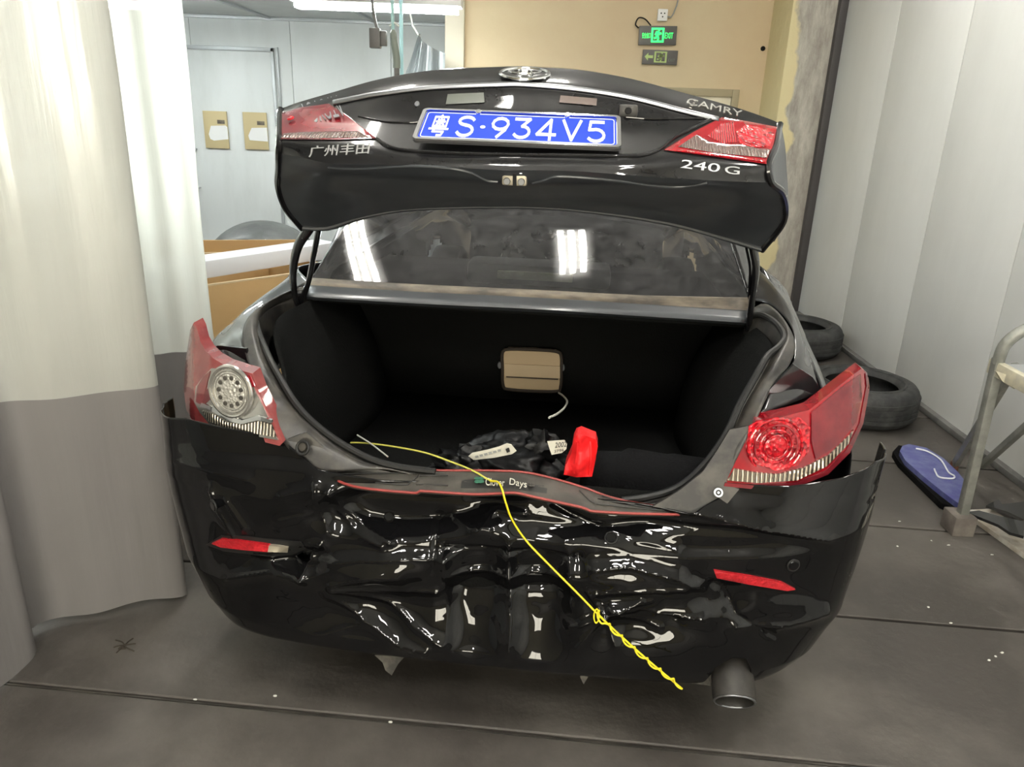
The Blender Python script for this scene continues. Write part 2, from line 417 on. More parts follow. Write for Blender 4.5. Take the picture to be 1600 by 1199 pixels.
def text(name, s, p0, p1, p2, m, parent, th=0.002):
    """p0 lower left, p1 lower right, p2 upper left"""
    p0, p1, p2 = Vector(p0), Vector(p1), Vector(p2)
    uv, F = text_geo(s); nrm = (p1 - p0).cross(p2 - p0).normalized()
    return extrude_uv(name, uv, F, lambda u, v: p0 + (p1 - p0) * u + (p2 - p0) * v, nrm, th, m, parent)
def stroke_faces(strokes, w):
    """polyline strokes in the unit square -> uv, faces"""
    V = []; F = []
    for st in strokes:
        for a, b in zip(st, st[1:]):
            a = Vector(a); b = Vector(b); d = (b - a).normalized(); n = Vector((-d.y, d.x)) * w / 2; d = d * w * 0.35
            k = len(V); V += [tuple(a - d - n), tuple(b + d - n), tuple(b + d + n), tuple(a - d + n)]; F.append((k, k + 1, k + 2, k + 3))
    return V, F

# ================================================================== THE ROOM
FA = math.radians(4.6)
fe = Vector((math.cos(FA), -math.sin(FA), 0)); fn = Vector((math.sin(FA), math.cos(FA), 0))
floor = struct(box('floor', (-8, -3.6, -0.12), (2.6, 8.2, -0.02), M['joint']))
PIT = 0.66; OFF0 = 1.634
for k in range(-8, 10):
    v0 = OFF0 + PIT * k + 0.008; v1 = OFF0 + PIT * (k + 1) - 0.008
    for u0, u1 in ((-8.3, -1.66), (-1.645, 2.9)):
        dz = random.uniform(-0.0015, 0.0015) + (0.003 if k == -1 else 0)
        c = [fe * u0 + fn * v0, fe * u1 + fn * v0, fe * u1 + fn * v1, fe * u0 + fn * v1]
        bv = 0.004
        ci = [fe * (u0 + bv) + fn * (v0 + bv), fe * (u1 - bv) + fn * (v0 + bv), fe * (u1 - bv) + fn * (v1 - bv), fe * (u0 + bv) + fn * (v1 - bv)]
        V = [p + Vector((0, 0, -0.03)) for p in c] + [p + Vector((0, 0, -0.003 + dz)) for p in c] + [p + Vector((0, 0, dz)) for p in ci]
        F = [(8, 9, 10, 11)]
        for j in (0, 4):
            for i in range(4): F.append((j + i, j + (i + 1) % 4, j + 4 + (i + 1) % 4, j + 4 + i))
        obj('floor_slab', V, F, M['concrete'], floor, False)
# worn strip along the joint nearest to the car's tail
tube('joint_strip', [fe * -1.6 + fn * OFF0 + Vector((0, 0, -0.006)), fe * 2.6 + fn * OFF0 + Vector((0, 0, -0.006))], 0.005, M['joint_bar'], floor, smooth=False, seg=6)

wall_right = struct(box('wall_right', (2.46, -3.6, 0), (2.56, 6.45, 3.4), M['grey_wall']))
yy = 6.44
for w in (0.9, 0.9, 0.88, 0.88, 0.9, 0.9, 0.9, 0.9, 0.9, 0.9, 0.9):
    box('wall_panel', (2.428, yy - w + 0.003, 0.0), (2.462, yy - 0.003, 3.4), M['grey_wall'], wall_right, 0.002); yy -= w
struct(box('baseboard_right', (2.39, -3.5, 0.0), (2.43, 6.4, 0.035), mat('grey_kerb', (0.16, 0.16, 0.155), 0.7, col2=(0.09, 0.088, 0.085), nscale=6), None, 0.006))
struct(box('trim_1', (2.37, 6.44, 0), (2.47, 6.52, 3.4), M['dark_trim'], None, 0.004))

wall_back = struct(box('wall_back', (-0.52, 7.0, 0), (2.6, 7.12, 3.4), M['yellow_wall']))
struct(box('trim_2', (-0.66, 6.93, 0), (-0.50, 7.12, 3.4), mat('pale_cream_post', (0.62, 0.57, 0.46), 0.7), None, 0.01))
# column with peeled paint
cm = mat('peeled_concrete_column', (0.62, 0.56, 0.36), 0.8, bump=0.5, bscale=14); nt = cm.node_tree; b = nt.nodes['Principled BSDF']
tc = nt.nodes.new('ShaderNodeTexCoord'); sx = nt.nodes.new('ShaderNodeSeparateXYZ'); nt.links.new(tc.outputs['Object'], sx.inputs[0])
n1 = nt.nodes.new('ShaderNodeTexNoise'); n1.inputs['Scale'].default_value = 2.6; n1.inputs['Detail'].default_value = 9; nt.links.new(tc.outputs['Object'], n1.inputs['Vector'])
ma = nt.nodes.new('ShaderNodeMath'); ma.operation = 'MULTIPLY_ADD'; ma.inputs[1].default_value = 0.42; ma.inputs[2].default_value = 0.0
nt.links.new(n1.outputs[0], ma.inputs[0])
ad = nt.nodes.new('ShaderNodeMath'); ad.operation = 'ADD'; nt.links.new(ma.outputs[0], ad.inputs[0]); nt.links.new(sx.outputs[0], ad.inputs[1])
rp = nt.nodes.new('ShaderNodeMapRange'); rp.inputs[1].default_value = 2.335; rp.inputs[2].default_value = 2.36; nt.links.new(ad.outputs[0], rp.inputs[0])
n2 = nt.nodes.new('ShaderNodeTexNoise'); n2.inputs['Scale'].default_value = 5; n2.inputs['Detail'].default_value = 10; n2.inputs['Roughness'].default_value = 0.75
mp = nt.nodes.new('ShaderNodeMapping'); mp.inputs['Scale'].default_value = (2, 2, 0.5); nt.links.new(tc.outputs['Object'], mp.inputs[0]); nt.links.new(mp.outputs[0], n2.inputs['Vector'])
r3 = nt.nodes.new('ShaderNodeMapRange'); r3.inputs[1].default_value = 0.35; r3.inputs[2].default_value = 0.68; nt.links.new(n2.outputs[0], r3.inputs[0])
mg = nt.nodes.new('ShaderNodeMix'); mg.data_type = 'RGBA'; mg.inputs[6].default_value = (0.26, 0.235, 0.205, 1); mg.inputs[7].default_value = (0.55, 0.53, 0.47, 1); nt.links.new(r3.outputs[0], mg.inputs[0])
my = nt.nodes.new('ShaderNodeMix'); my.data_type = 'RGBA'; my.inputs[6].default_value = (0.66, 0.58, 0.34, 1)
nt.links.new(rp.outputs[0], my.inputs[0]); nt.links.new(mg.outputs[2], my.inputs[7]); nt.links.new(my.outputs[2], b.inputs['Base Color'])
struct(box('wall_column', (2.03, 6.5, 0), (2.47, 7.02, 3.4), cm, None, 0.01))

struct(box('ceiling', (-8, -3.6, 3.4), (2.6, 8.2, 3.5), M['ceil']))
struct(box('wall_rear', (-8, -3.7, 0), (2.6, -3.6, 3.4), M['rear_wall']))
struct(box('wall_left', (-8.1, -3.6, 0), (-8, 8.2, 3.4), M['white_wall']))
wb = struct(box('wall_booth_back', (-8, 8.04, 0), (-0.6, 8.14, 2.34), M['white_wall']))
x = -8.0
while x < -0.7:
    x1 = min(x + 0.96, -0.66); box('wall_panel', (x + 0.002, 8.0, 0), (x1 - 0.002, 8.05, 2.34), M['white_wall'], wb, 0.003); x = x1
struct(box('wall_booth_right', (-0.66, 7.1, 0), (-0.6, 8.1, 2.34), M['white_wall']))
struct(box('ceiling_booth', (-8, 5.75, 2.31), (-0.67, 8.1, 2.37), M['white_wall']))
struct(box('wall_booth_header', (-8, 5.70, 2.31), (-0.66, 5.75, 3.4), M['white_wall']))
k = 3
for bx in (-2.42, -1.43):
    struct(box('trim_%d' % k, (bx - 0.016, 5.8, 2.29), (bx + 0.016, 8.0, 2.312), M['grey_trim'], None, 0.004)); k += 1
struct(box('trim_%d' % k, (-8, 7.97, 2.28), (-0.66, 8.0, 2.31), M['grey_trim'], None, 0.004)); k += 1
# booth door: frame lines, leaf, conduit
d1 = struct(empty('door_1', (-2.84, 8.0, 0))); d1.scale = (.727, 1, .94)
box('door_leaf', (-0.9, -0.012, 0.02), (0.56, -0.002, 2.13), M['white_wall'], d1, 0.003)
for nm, lo, hi in (('door_frame_post', (0.56, -0.025, 0), (0.60, 0.0, 2.17)), ('door_frame_post', (-0.94, -0.025, 0), (-0.90, 0.0, 2.17)), ('door_frame_head', (-0.94, -0.025, 2.13), (0.60, 0, 2.17))):
    box(nm, lo, hi, M['grey_trim'], d1, 0.004)
for z in (0.75, 1.15): tube('door_handle', [(-0.72, -0.01, z), (-0.72, -0.05, z), (-0.55, -0.05, z), (-0.55, -0.01, z)], 0.01, M['grey_trim'], d1, smooth=False, seg=6)
# small window in the yellow wall
w1 = struct(empty('window_1', (1.5, 7.0, 1.3)))
box('pane', (-0.27, -0.02, -0.45), (0.27, -0.008, 0.43), mat('lit_window_pane', (0.72, 0.66, 0.5), 0.3, coat=0.5), w1)
for lo, hi in (((-0.33, -0.05, -0.5), (-0.27, 0, 0.49)), ((0.27, -0.05, -0.5), (0.33, 0, 0.49)), ((-0.27, -0.05, 0.43), (0.27, 0, 0.49)), ((-0.27, -0.05, -0.5), (0.27, 0, -0.45))):
    box('window_frame', lo, hi, mat('weathered_window_frame', (0.36, 0.31, 0.2), 0.6), w1, 0.006)

# bright opening in the wall behind the camera
w2 = struct(empty('window_2', (-0.2, -3.6, 1.65))); w2.scale = (.75, 1, .75)
box('lit_pane', (-1.3, 0.01, -0.8), (1.3, 0.02, 0.95), mat('daylit_frosted_pane', (1.0, 0.94, 0.78), .5, emit=18.0), w2)
for lo, hi in (((-1.38, 0, -.88), (-1.3, .05, 1.03)), ((1.3, 0, -.88), (1.38, .05, 1.03)), ((-1.3, 0, .95), (1.3, .05, 1.03)), ((-1.3, 0, -.88), (1.3, .05, -.8)), ((-.03, .02, -.8), (.03, .05, .95))):
    box('window_frame', lo, hi, M['grey_trim'], w2, .006)

# ------------------------------------------------------------------ lamps of the room
def ceiling_lamp(name, loc, rz, label, group, m, tilt=None, ln=1.2):
    e = empty(name, loc, rz)
    if tilt: e.rotation_euler = tilt
    box('housing', (-0.11, -ln / 2, 0.02), (0.11, ln / 2, 0.09), M['lamp_white'], e, 0.008)
    for x in (-0.055, 0, 0.055):
        tube('fluorescent_tube', [(x, -ln / 2 + 0.03, -0.005), (x, ln / 2 - 0.03, -0.005)], 0.016, m, e, smooth=False, seg=8)
    tag(e, label, 'lamp', group); return e
for p, rz, ln_ in (((0.14, 3.04, 3.28), 0, .42), ((-0.97, 2.85, 3.28), 0, .6), ((0.75, -0.9, 3.28), 0, .9), ((-0.8, -0.9, 3.28), 0, .9), ((1.5, 1.3, 3.28), 0, .6), ((1.45, 4.3, 3.28), 0, .7), ((-0.45, 0.5, 3.28), 0, .6), ((0.55, 0.35, 3.28), 0, .6)):  # lamps over camera set for bumper highlights; right-rear one added to brighten that side
    ceiling_lamp('ceiling_lamp', p, rz, {0.14: 'short triple-tube ceiling lamp above the car, mirrored mid rear window', -0.97: 'triple-tube ceiling lamp mirrored beside the rear window pillar'}.get(p[0], 'unseen white triple-tube fluorescent ceiling lamp over the workshop floor'), 'workshop ceiling lamps', M['tube'], ln=ln_)
for p, rz in (((-1.05, 6.0, 2.215), 1.57), ((-3.2, 6.3, 2.20), 1.57), ((-2.8, 4.6, 3.26), 1.57)):
    ceiling_lamp('booth_lamp', p, rz, {-1.05: 'cool white fluorescent lamp above the hanging socket block', -3.2: 'cool white fluorescent lamp under the booth ceiling before the door', -2.8: 'cool white fluorescent lamp high above the cardboard boxes'}[p[0]], 'booth lamps', M['tube_cool'])
lp = Wp(25, 110, y=2.75)
ceiling_lamp('booth_side_lamp', lp, 0, 'upright fluorescent lamp glaring through the vinyl curtain', None, mat('dim_cool_tube', (0.92, 1.0, 0.97), .5, emit=70), tilt=(math.radians(90), 0, math.radians(215)), ln=0.9)

# ================================================================== THE CAR
car = empty('damaged_car', CAR, -PSI)
tag(car, 'black sedan with open trunk lid and crushed rear bumper', 'car')
def L(lst): return [U(*p) for p in lst]
def bvh_of(o):
    me = o.data; return BVHTree.FromPolygons([v.co for v in me.vertices], [tuple(p.vertices) for p in me.polygons])
def onto(bv, px, py, off=0.0):
    d = ray_local(px, py); h = bv.ray_cast(OL, d)
    if h[0] is None:
        h2 = bv.find_nearest(U(px, py, 0.3)); p, n = h2[0], h2[1]
    else: p, n = h[0], h[1]
    if n.dot(d) > 0: n = -n
    return p + n * off, n

# ---- bumper -------------------------------------------------------------------------------
plan = [(0, 0), (.25, .003), (.45, .014), (.62, .036), (.75, .070), (.86, .125), (.925, .205), (.945, .265), (.955, .32)]
plan = [(-a, b) for a, b in plan[:0:-1]] + plan
NS, NZ = 560, 120
pc = cr([Vector((a, b, 0)) for a, b in plan], NS)
prof = interp([(.20, .075), (.235, .035), (.265, .012), (.30, .0), (.38, .0), (.48, .008), (.58, .008), (.66, .014), (.70, .03), (.735, .05), (.76, .070), (.80, .092), (.84, .11)])
wz = interp([(.20, .84), (.24, .875), (.30, .92), (.40, .965), (.50, .98), (.60, .99), (.72, 1.0), (.82, 1.02)])
ztop = interp([(-1.2, .76), (-.96, .785), (-.90, .805), (-.80, .825), (-.60, .81), (-.53, .79), (-.45, .745), (-.2, .725), (0, .72), (.2, .715), (.45, .715), (.53, .755), (.58, .780), (.68, .782), (.80, .80), (.88, .825), (.95, .805), (1.2, .79)])
zbot = interp([(-1.2, .25), (-.85, .25), (-.70, .255), (-.3, .262), (.0, .262), (.35, .25), (.52, .245), (.535, .255), (.555, .315), (.60, .345), (.64, .34), (.67, .30), (.685, .24), (.75, .245), (.9, .255), (1.2, .255)])
V = np.zeros((NZ, NS, 3))
# arc-length coordinate for the sides so that the top line runs on along the flank
for i, p in enumerate(pc):
    key = p.x if p.y < .25 else math.copysign(.92 + (p.y - .25) * .4, p.x)
    zb, zt = zbot(key), ztop(key)
    fl = min(1.0, max(0.0, (abs(p.x) - .55) / .3))
    for j in range(NZ):
        z = zb + (zt - zb) * j / (NZ - 1)
        k = 1 + (wz(z) - 1) * fl
        V[j, i] = (p.x * k, p.y + prof(z) * (1 - 0.5 * fl), z)
flat = V.reshape(-1, 3)
px, py = project_local(flat)
def ga(a): return np.exp(-a * a)
def bowl(cx, cy, rx, ry, soft=.35):
    d = np.sqrt(((px - cx) / rx) ** 2 + ((py - cy) / ry) ** 2)
    t = np.clip((1 + soft - d) / (2 * soft), 0, 1); return t * t * (3 - 2 * t)
def ridge(pts, w, sharp=True):
    best = np.full(px.shape, 1e9)
    for (ax, ay), (bx, by) in zip(pts, pts[1:]):
        dx, dy = bx - ax, by - ay; t = np.clip(((px - ax) * dx + (py - ay) * dy) / (dx * dx + dy * dy), 0, 1)
        best = np.minimum(best, np.hypot(px - ax - t * dx, py - ay - t * dy))
    return np.exp(-best / w) if sharp else np.exp(-(best / w) ** 2)
D = np.zeros(px.shape)
D += .055 * ga((px - 720) / 330) * ga((py - 850) / 115)
D += .050 * bowl(640, 812, 138, 40)
D += .032 * bowl(905, 822, 150, 34)
D += .016 * bowl(1100, 850, 150, 22)
D -= .035 * ga((px - 580) / 120) * ga((py - 900) / 22)
D += .040 * ga((px - 590) / 110) * ga((py - 965) / 34)
D += .050 * bowl(742, 962, 46, 56, .6)
D += .050 * bowl(842, 962, 46, 56, .6)
D += .014 * bowl(740, 898, 44, 16, .4)
D += .014 * bowl(838, 898, 44, 16, .4)
D -= .020 * ga((px - 960) / 90) * ga((py - 912) / 16)
D += .030 * ga((px - 1000) / 60) * ga((py - 985) / 22)
D += .025 * bowl(465, 882, 38, 18, .5)
D += .022 * bowl(1125, 935, 40, 22, .5)
D -= .012 * ga((px - 1230) / 80) * ga((py - 950) / 20)
RID = [([(510, 775), (525, 812), (560, 842), (604, 860)], -.020, 9), ([(518, 815), (545, 845), (592, 866)], -.010, 6),
       ([(485, 885), (560, 880), (640, 882), (692, 888)], -.016, 9), ([(515, 915), (580, 905), (622, 908)], -.012, 7),
       ([(515, 923), (600, 936), (682, 938)], -.014, 8), ([(520, 926), (600, 958), (640, 986), (690, 1010)], -.014, 8),
       ([(508, 935), (560, 976), (620, 1008), (665, 1018)], -.022, 10),
       ([(355, 905), (420, 898), (470, 908)], -.016, 8), ([(395, 868), (440, 872), (480, 862)], -.014, 7), ([(470, 905), (480, 880), (495, 860)], -.014, 7),
       ([(690, 876), (780, 880), (905, 886)], .020, 7), ([(700, 915), (800, 916), (884, 918)], -.010, 5), ([(700, 944), (800, 944), (892, 946)], .014, 6),
       ([(674, 842), (672, 905)], .010, 6), ([(792, 868), (795, 1020)], -.018, 9), ([(888, 880), (892, 960)], -.014, 8), ([(690, 890), (695, 1010)], -.010, 8),
       ([(888, 988), (945, 965), (1002, 938)], -.014, 6), ([(918, 930), (945, 965), (962, 1012)], -.014, 6), ([(945, 965), (900, 1016)], -.012, 6),
       ([(925, 896), (985, 889), (1060, 904), (1102, 926)], -.020, 8), ([(930, 932), (980, 925), (1072, 922)], -.014, 7),
       ([(955, 952), (1020, 940)], -.012, 7), ([(955, 953), (1100, 966)], -.016, 7), ([(970, 966), (1032, 988)], -.014, 7), ([(1000, 958), (1060, 975)], .012, 6),
       ([(1040, 795), (1130, 812), (1200, 830), (1295, 842)], -.016, 8), ([(1150, 978), (1230, 973), (1292, 952)], -.018, 9),
       ([(1085, 905), (1130, 925), (1150, 962), (1212, 996)], .014, 8), ([(1095, 915), (1140, 915)], -.010, 5),
       ([(328, 765), (340, 800), (362, 842)], -.014, 7), ([(352, 786), (380, 832)], -.012, 7), ([(270, 720), (330, 738), (385, 752)], -.008, 10),
       ([(435, 780), (478, 770)], -.010, 7), ([(490, 760), (488, 800), (505, 840)], -.012, 8), ([(430, 822), (480, 812)], -.007, 8),
       ([(700, 838), (740, 850), (770, 825), (815, 828)], -.012, 7), ([(735, 842), (760, 846)], -.01, 5), ([(860, 812), (890, 830), (940, 850)], .014, 9),
       ([(880, 860), (960, 850), (1060, 868)], -.010, 8), ([(390, 880), (450, 890)], .012, 6), ([(480, 1000), (560, 985)], -.01, 10)]
for pts, a, w in RID: D += a * ridge(pts, w)
mask = np.clip(1 - np.abs(py - 930) / 110, 0, 1) * np.clip((px - 380) / 90, 0, 1) * np.clip((1230 - px) / 90, 0, 1)
nz = np.array([noise.fractal(Vector((p[0] * 9, p[2] * 9, 3.1)), 0.9, 2.1, 3) if q > 0 else 0.0 for p, q in zip(flat, mask)])
nz2 = np.array([noise.noise(Vector((p[0] * 30, p[2] * 24, 1.7))) if q > 0 else 0.0 for p, q in zip(flat, mask)])
D += mask * (.005 * nz + .0008 * nz2)
edge = np.tile(np.arange(NZ)[:, None], (1, NS)).reshape(-1)
side = np.clip((.97 - np.abs(flat[:, 0])) / .12, 0, 1)
D *= side
zz = np.tile(np.linspace(0, 1, NZ)[:, None], (1, NS)).reshape(-1)
D *= np.clip(zz / .10, 0, 1) ** .7
flat[:, 1] += D
hole = (((px - 466) / 15) ** 2 + ((py - 884) / 7) ** 2 < 1)
F = []
for j in range(NZ - 1):
    for i in range(NS - 1):
        q = (j * NS + i, j * NS + i + 1, (j + 1) * NS + i + 1, (j + 1) * NS + i)
        if not all(hole[t] for t in q): F.append(q)
bumper = obj('bumper', flat.tolist(), F, M['bumper'], car, True, 75)
bumper['label'] = 'crumpled glossy black rear bumper cover'
md = bumper.modifiers.new('thick', 'SOLIDIFY'); md.thickness = 0.004; md.offset = -1
bb = bvh_of(bumper)
loft('impact_beam', [[(-.7, .16, .62), (0, .13, .62), (.7, .16, .62)], [(-.7, .15, .40), (0, .12, .40), (.7, .15, .40)], [(-.7, .3, .38), (0, .3, .38), (.7, .3, .38)]], 12, 8, M['lining'], car, 0.02)
loft('rear_floor_panel', [[(-.8, .2, .5), (0, .2, .5), (.8, .2, .5)], [(-.8, .5, .3), (0, .5, .3), (.8, .5, .3)], [(-.75, 4.4, .25), (0, 4.4, .25), (.75, 4.4, .25)]], 6, 14, M['lining'], car, 0.01)
# hanging torn edge under the bumper
tv = [(560, 1022, .06), (700, 1030, .055), (860, 1040, .055), (1000, 1050, .06), (1108, 1056, .07)]
patch('torn_flap', [(585, 1024), (632, 1027), (622, 1038), (612, 1056), (602, 1048), (598, 1036)], .06, M['torn'], car, .003, 5)
patch('torn_flap', [(905, 1044), (925, 1046), (918, 1060), (912, 1070), (907, 1060)], .06, M['torn'], car, .003, 5)
patch('torn_flap', [(1020, 1047), (1110, 1052), (1110, 1072), (1050, 1064)], .08, M['torn'], car, .003, 6)
# parking sensors
for sx_, sy_, r_, nm in ((335, 790, .014, 'parking_sensor'), (955, 841, .013, 'parking_sensor'), (1239, 883, .013, 'parking_sensor')):
    p, n = onto(bb, sx_, sy_, 0.0); o = disc(nm, p, n, r_, M['bumper'], car, .006); ring('sensor_ring', p + n * .002, n, r_ + .001, .0025, M['rubber'], o)
p, n = onto(bb, 608, 808, 0.003); o = disc('sensor_hole', p, n, .0105, M['soot_hole_black'], car, .001); ring('sensor_ring', p, n, .0115, .002, M['bumper'], o)  # dark inside of the hole painted as a flat black disc
# reflectors
def on_patch(name, outline, bv, m, parent, off, th, step=5, smooth=False):
    def pos(x, y):
        p, n = onto(bv, x, y); return p + Vector((0, -1, 0)) * off
    V, F = patch_geo(outline, pos, th, step, smooth, Vector((0, 1, 0)))
    return obj(name, V, F, m, parent, True, 40)
yl = interp([(325, .17), (400, .075), (470, .035)])
o = patch('bumper_reflector', [(330, 850), (345, 843), (375, 846), (420, 853), (418, 863), (380, 860), (345, 856)], lambda x, y: onto(bb, x, y)[0].y - .014, M['reflector'], car, .012, 5); o['label'] = 'red reflector torn from its socket'
patch('reflector_end', [(420, 853), (450, 856), (449, 864), (418, 863)], lambda x, y: onto(bb, x, y)[0].y - .012, M['bracket'], o, .01, 5)
patch('reflector_socket', [(322, 852), (345, 838), (385, 839), (470, 848), (478, 858), (455, 868), (420, 870), (350, 862)], lambda x, y: onto(bb, x, y)[0].y - .004, M['rubber'], o, .01, 6)
yr = interp([(1110, .045), (1180, .075), (1250, .125)])
o = patch('bumper_reflector', [(1116, 893), (1170, 901), (1222, 911), (1243, 922), (1230, 924), (1170, 914), (1120, 904)], lambda x, y: onto(bb, x, y)[0].y - .008, M['reflector'], car, .014, 5)

# ---- body lamps ---------------------------------------------------------------------------
def lamp_y(tab, py0, k):
    f = interp(tab); return lambda x, y, d=0.0: f(x) + (py0 - y) * k + d
yR = lamp_y([(1130, .105), (1180, .115), (1230, .135), (1290, .19), (1330, .25), (1360, .33)], 758, .0005)
tl = empty('tail_lamp', (0, 0, 0), 0, car); tl['label'] = 'loose red tail lamp with round red lens'
patch('lamp_lens', [(1132, 758), (1180, 763), (1245, 759), (1292, 740), (1326, 706), (1347, 660), (1357, 605), (1355, 583), (1346, 576), (1320, 596), (1290, 620), (1264, 641), (1220, 652), (1181, 657), (1160, 700)],
      lambda x, y: yR(x, y), M['red_lens'], tl, .05, 6)
patch('lamp_rim', [(1343, 662), (1354, 603), (1352, 584), (1357, 590), (1359, 606), (1349, 662), (1328, 708), (1294, 742), (1246, 761), (1180, 765), (1131, 760), (1133, 755), (1181, 759), (1244, 755), (1290, 737), (1323, 703)], lambda x, y: yR(x, y, -.004), M['red_dark'], tl, .02, 5)
patch('reversing_lens', [(1137, 751), (1148, 733), (1180, 739), (1215, 742), (1255, 732), (1295, 712), (1328, 680), (1334, 672), (1326, 694), (1292, 729), (1246, 751), (1185, 755)], lambda x, y: yR(x, y, -.006), M['clear_rib'], tl, .006, 4)
patch('outer_lens', [(1268, 645), (1320, 602), (1345, 585), (1347, 620), (1338, 660), (1310, 695), (1275, 718), (1268, 690)], lambda x, y: yR(x, y, -.004), M['red_dark'], tl, .006, 6)
patch('brake_reflector', [(1170, 668), (1182, 659), (1250, 653), (1266, 668), (1264, 706), (1246, 728), (1212, 736), (1182, 726), (1166, 700)], lambda x, y: yR(x, y, -.004), M['red_facet'], tl, .006, 5)
c0 = U(1212, 697, yR(1212, 697, -.010)); nn = Vector((0.22, -1, 0.1))
for k, (r, t) in enumerate(((.066, .0045), (.052, .003), (.040, .003), (.028, .002))):
    ring('lens_ring', c0 + Vector((0, -.002 * k, 0)), nn, r, t, M['red_facet'] if k != 1 else M['red_lens'], tl, seg=40)
disc('lens_bullseye', c0, nn, .026, M['red_facet'], tl, .006)
for a in range(12):
    t = 2 * math.pi * a / 12; ax = nn.normalized().cross(Vector((0, 0, 1))).normalized(); az = ax.cross(nn.normalized())
    disc('lens_led', c0 + ax * math.cos(t) * .046 + az * math.sin(t) * .046, nn, .0055, M['red_lens'], tl, .005, seg=10)

yL = lamp_y([(285, .34), (300, .25), (330, .18), (365, .145), (410, .118), (445, .105)], 690, .0005)
tl = empty('tail_lamp', (0, 0, 0), 0, car); tl['label'] = 'loose tail lamp with clear round lens and red surround'
patch('lamp_lens', [(303, 504), (297, 516), (290, 564), (287, 608), (291, 640), (299, 655), (320, 668), (360, 678), (400, 688), (437, 697), (443, 691), (432, 671), (416, 636), (404, 612), (394, 584), (380, 580), (352, 571), (333, 560), (321, 548), (313, 534), (308, 514)],
      lambda x, y: yL(x, y), M['red_dusty'], tl, .05, 5)
patch('lamp_bezel', [(318, 588), (330, 576), (352, 576), (378, 584), (390, 590), (402, 618), (414, 642), (424, 664), (434, 688), (400, 682), (360, 673), (326, 662), (312, 645), (303, 628), (306, 604)], lambda x, y: yL(x, y, -.004), M['silver'], tl, .006, 5)
patch('red_insert', [(318, 588), (328, 580), (322, 604), (316, 634), (306, 628), (308, 604)], lambda x, y: yL(x, y, -.008), M['red_lens'], tl, .004, 4)
patch('red_insert', [(372, 583), (391, 588), (398, 604), (392, 606), (384, 594)], lambda x, y: yL(x, y, -.008), M['red_lens'], tl, .004, 4)
patch('red_insert', [(312, 618), (324, 608), (330, 622), (318, 632)], lambda x, y: yL(x, y, -.008), M['red_dark'], tl, .004, 4)
patch('reversing_lens', [(316, 642), (335, 648), (352, 660), (380, 664), (405, 658), (424, 664), (432, 684), (400, 678), (360, 670), (326, 659)], lambda x, y: yL(x, y, -.009), rib_mat('dark_ribs', (0.55, 0.5, 0.42), (0.06, 0.05, 0.04), 34, 'X'), tl, .005, 4)
patch('chrome_brow', [(312, 636), (335, 645), (352, 657), (376, 663), (402, 657), (425, 661), (424, 657), (402, 650), (378, 657), (354, 650), (336, 638), (314, 630)], lambda x, y: yL(x, y, -.014), M['chrome'], tl, .008, 4)
c0 = U(364, 611, yL(364, 611, -.012)); nn = Vector((-0.30, -1, 0.12))
disc('round_lens', c0, nn, .062, M['clear_facet'], tl, .010, seg=40)
for r, t in ((.064, .006), (.054, .003), (.047, .002)): ring('lens_ring', c0 + nn.normalized() * .009, nn, r, t, M['silver'], tl, seg=40)
ax = nn.normalized().cross(Vector((0, 0, 1))).normalized(); az = ax.cross(nn.normalized())
for a in range(11):
    t = 2 * math.pi * a / 11
    o = disc('lens_led', c0 + nn.normalized() * .009 + ax * math.cos(t) * .036 + az * math.sin(t) * .036, nn, .006, M['scuff'], tl, .004, seg=10)

# ---- quarter panels, rim of the trunk opening ------------------------------------------------
inL = [(478, 463, .78), (440, 472, .70), (408, 490, .56), (402, 517, .46), (421, 557, .35), (440, 592, .28), (470, 640, .21), (506, 676, .18), (560, 711, .16), (620, 733, .15), (700, 742, .145)]
ouL = [(480, 449, .82), (455, 454, .73), (405, 481, .53), (384, 505, .44), (380, 535, .37), (391, 579, .27), (404, 612, .22), (418, 640, .17), (433, 672, .135), (446, 696, .115), (475, 724, .105), (508, 740, .10)]
inR = [(1168, 501, .78), (1190, 500, .72), (1212, 514, .62), (1223, 533, .51), (1214, 548, .44), (1194, 562, .39), (1181, 582, .33), (1164, 613, .27), (1147, 645, .22), (1133, 678, .19), (1118, 703, .175), (1094, 734, .16), (1062, 762, .15), (1025, 777, .145), (960, 785, .14)]
ouR = [(1170, 487, .82), (1192, 474, .80), (1214, 486, .69), (1234, 513, .56), (1243, 541, .45), (1234, 569, .36), (1220, 586, .31), (1207, 604, .27), (1187, 643, .20), (1178, 664, .17), (1160, 700, .14), (1146, 730, .125), (1131, 760, .115), (1108, 792, .10), (1080, 802, .095)]
def rim(inn, out, n=46):
    a = cr(L(inn), n); b = cr(L(out), n)
    up = Vector((0, 0, .012))
    mid = [p.lerp(q, .55) + up for p, q in zip(a, b)]
    mi2 = [p.lerp(q, .22) - up * .4 for p, q in zip(a, b)]
    dn = [p + Vector((0, .02, -.07)) + (Vector((0, .5, .6)) - p).normalized() * .02 for p in a]
    loft('trunk_rim', [dn, a, mi2, mid, b], n, 22, M['apron'], car, .004, 50)
    s = [p.lerp(q, .10) + Vector((0, -.004, .01)) for p, q in zip(a, b)]
    tube('weatherstrip', s, .009, M['rubber'], car, n=70)
rim(inL, ouL); rim(inR, ouR)
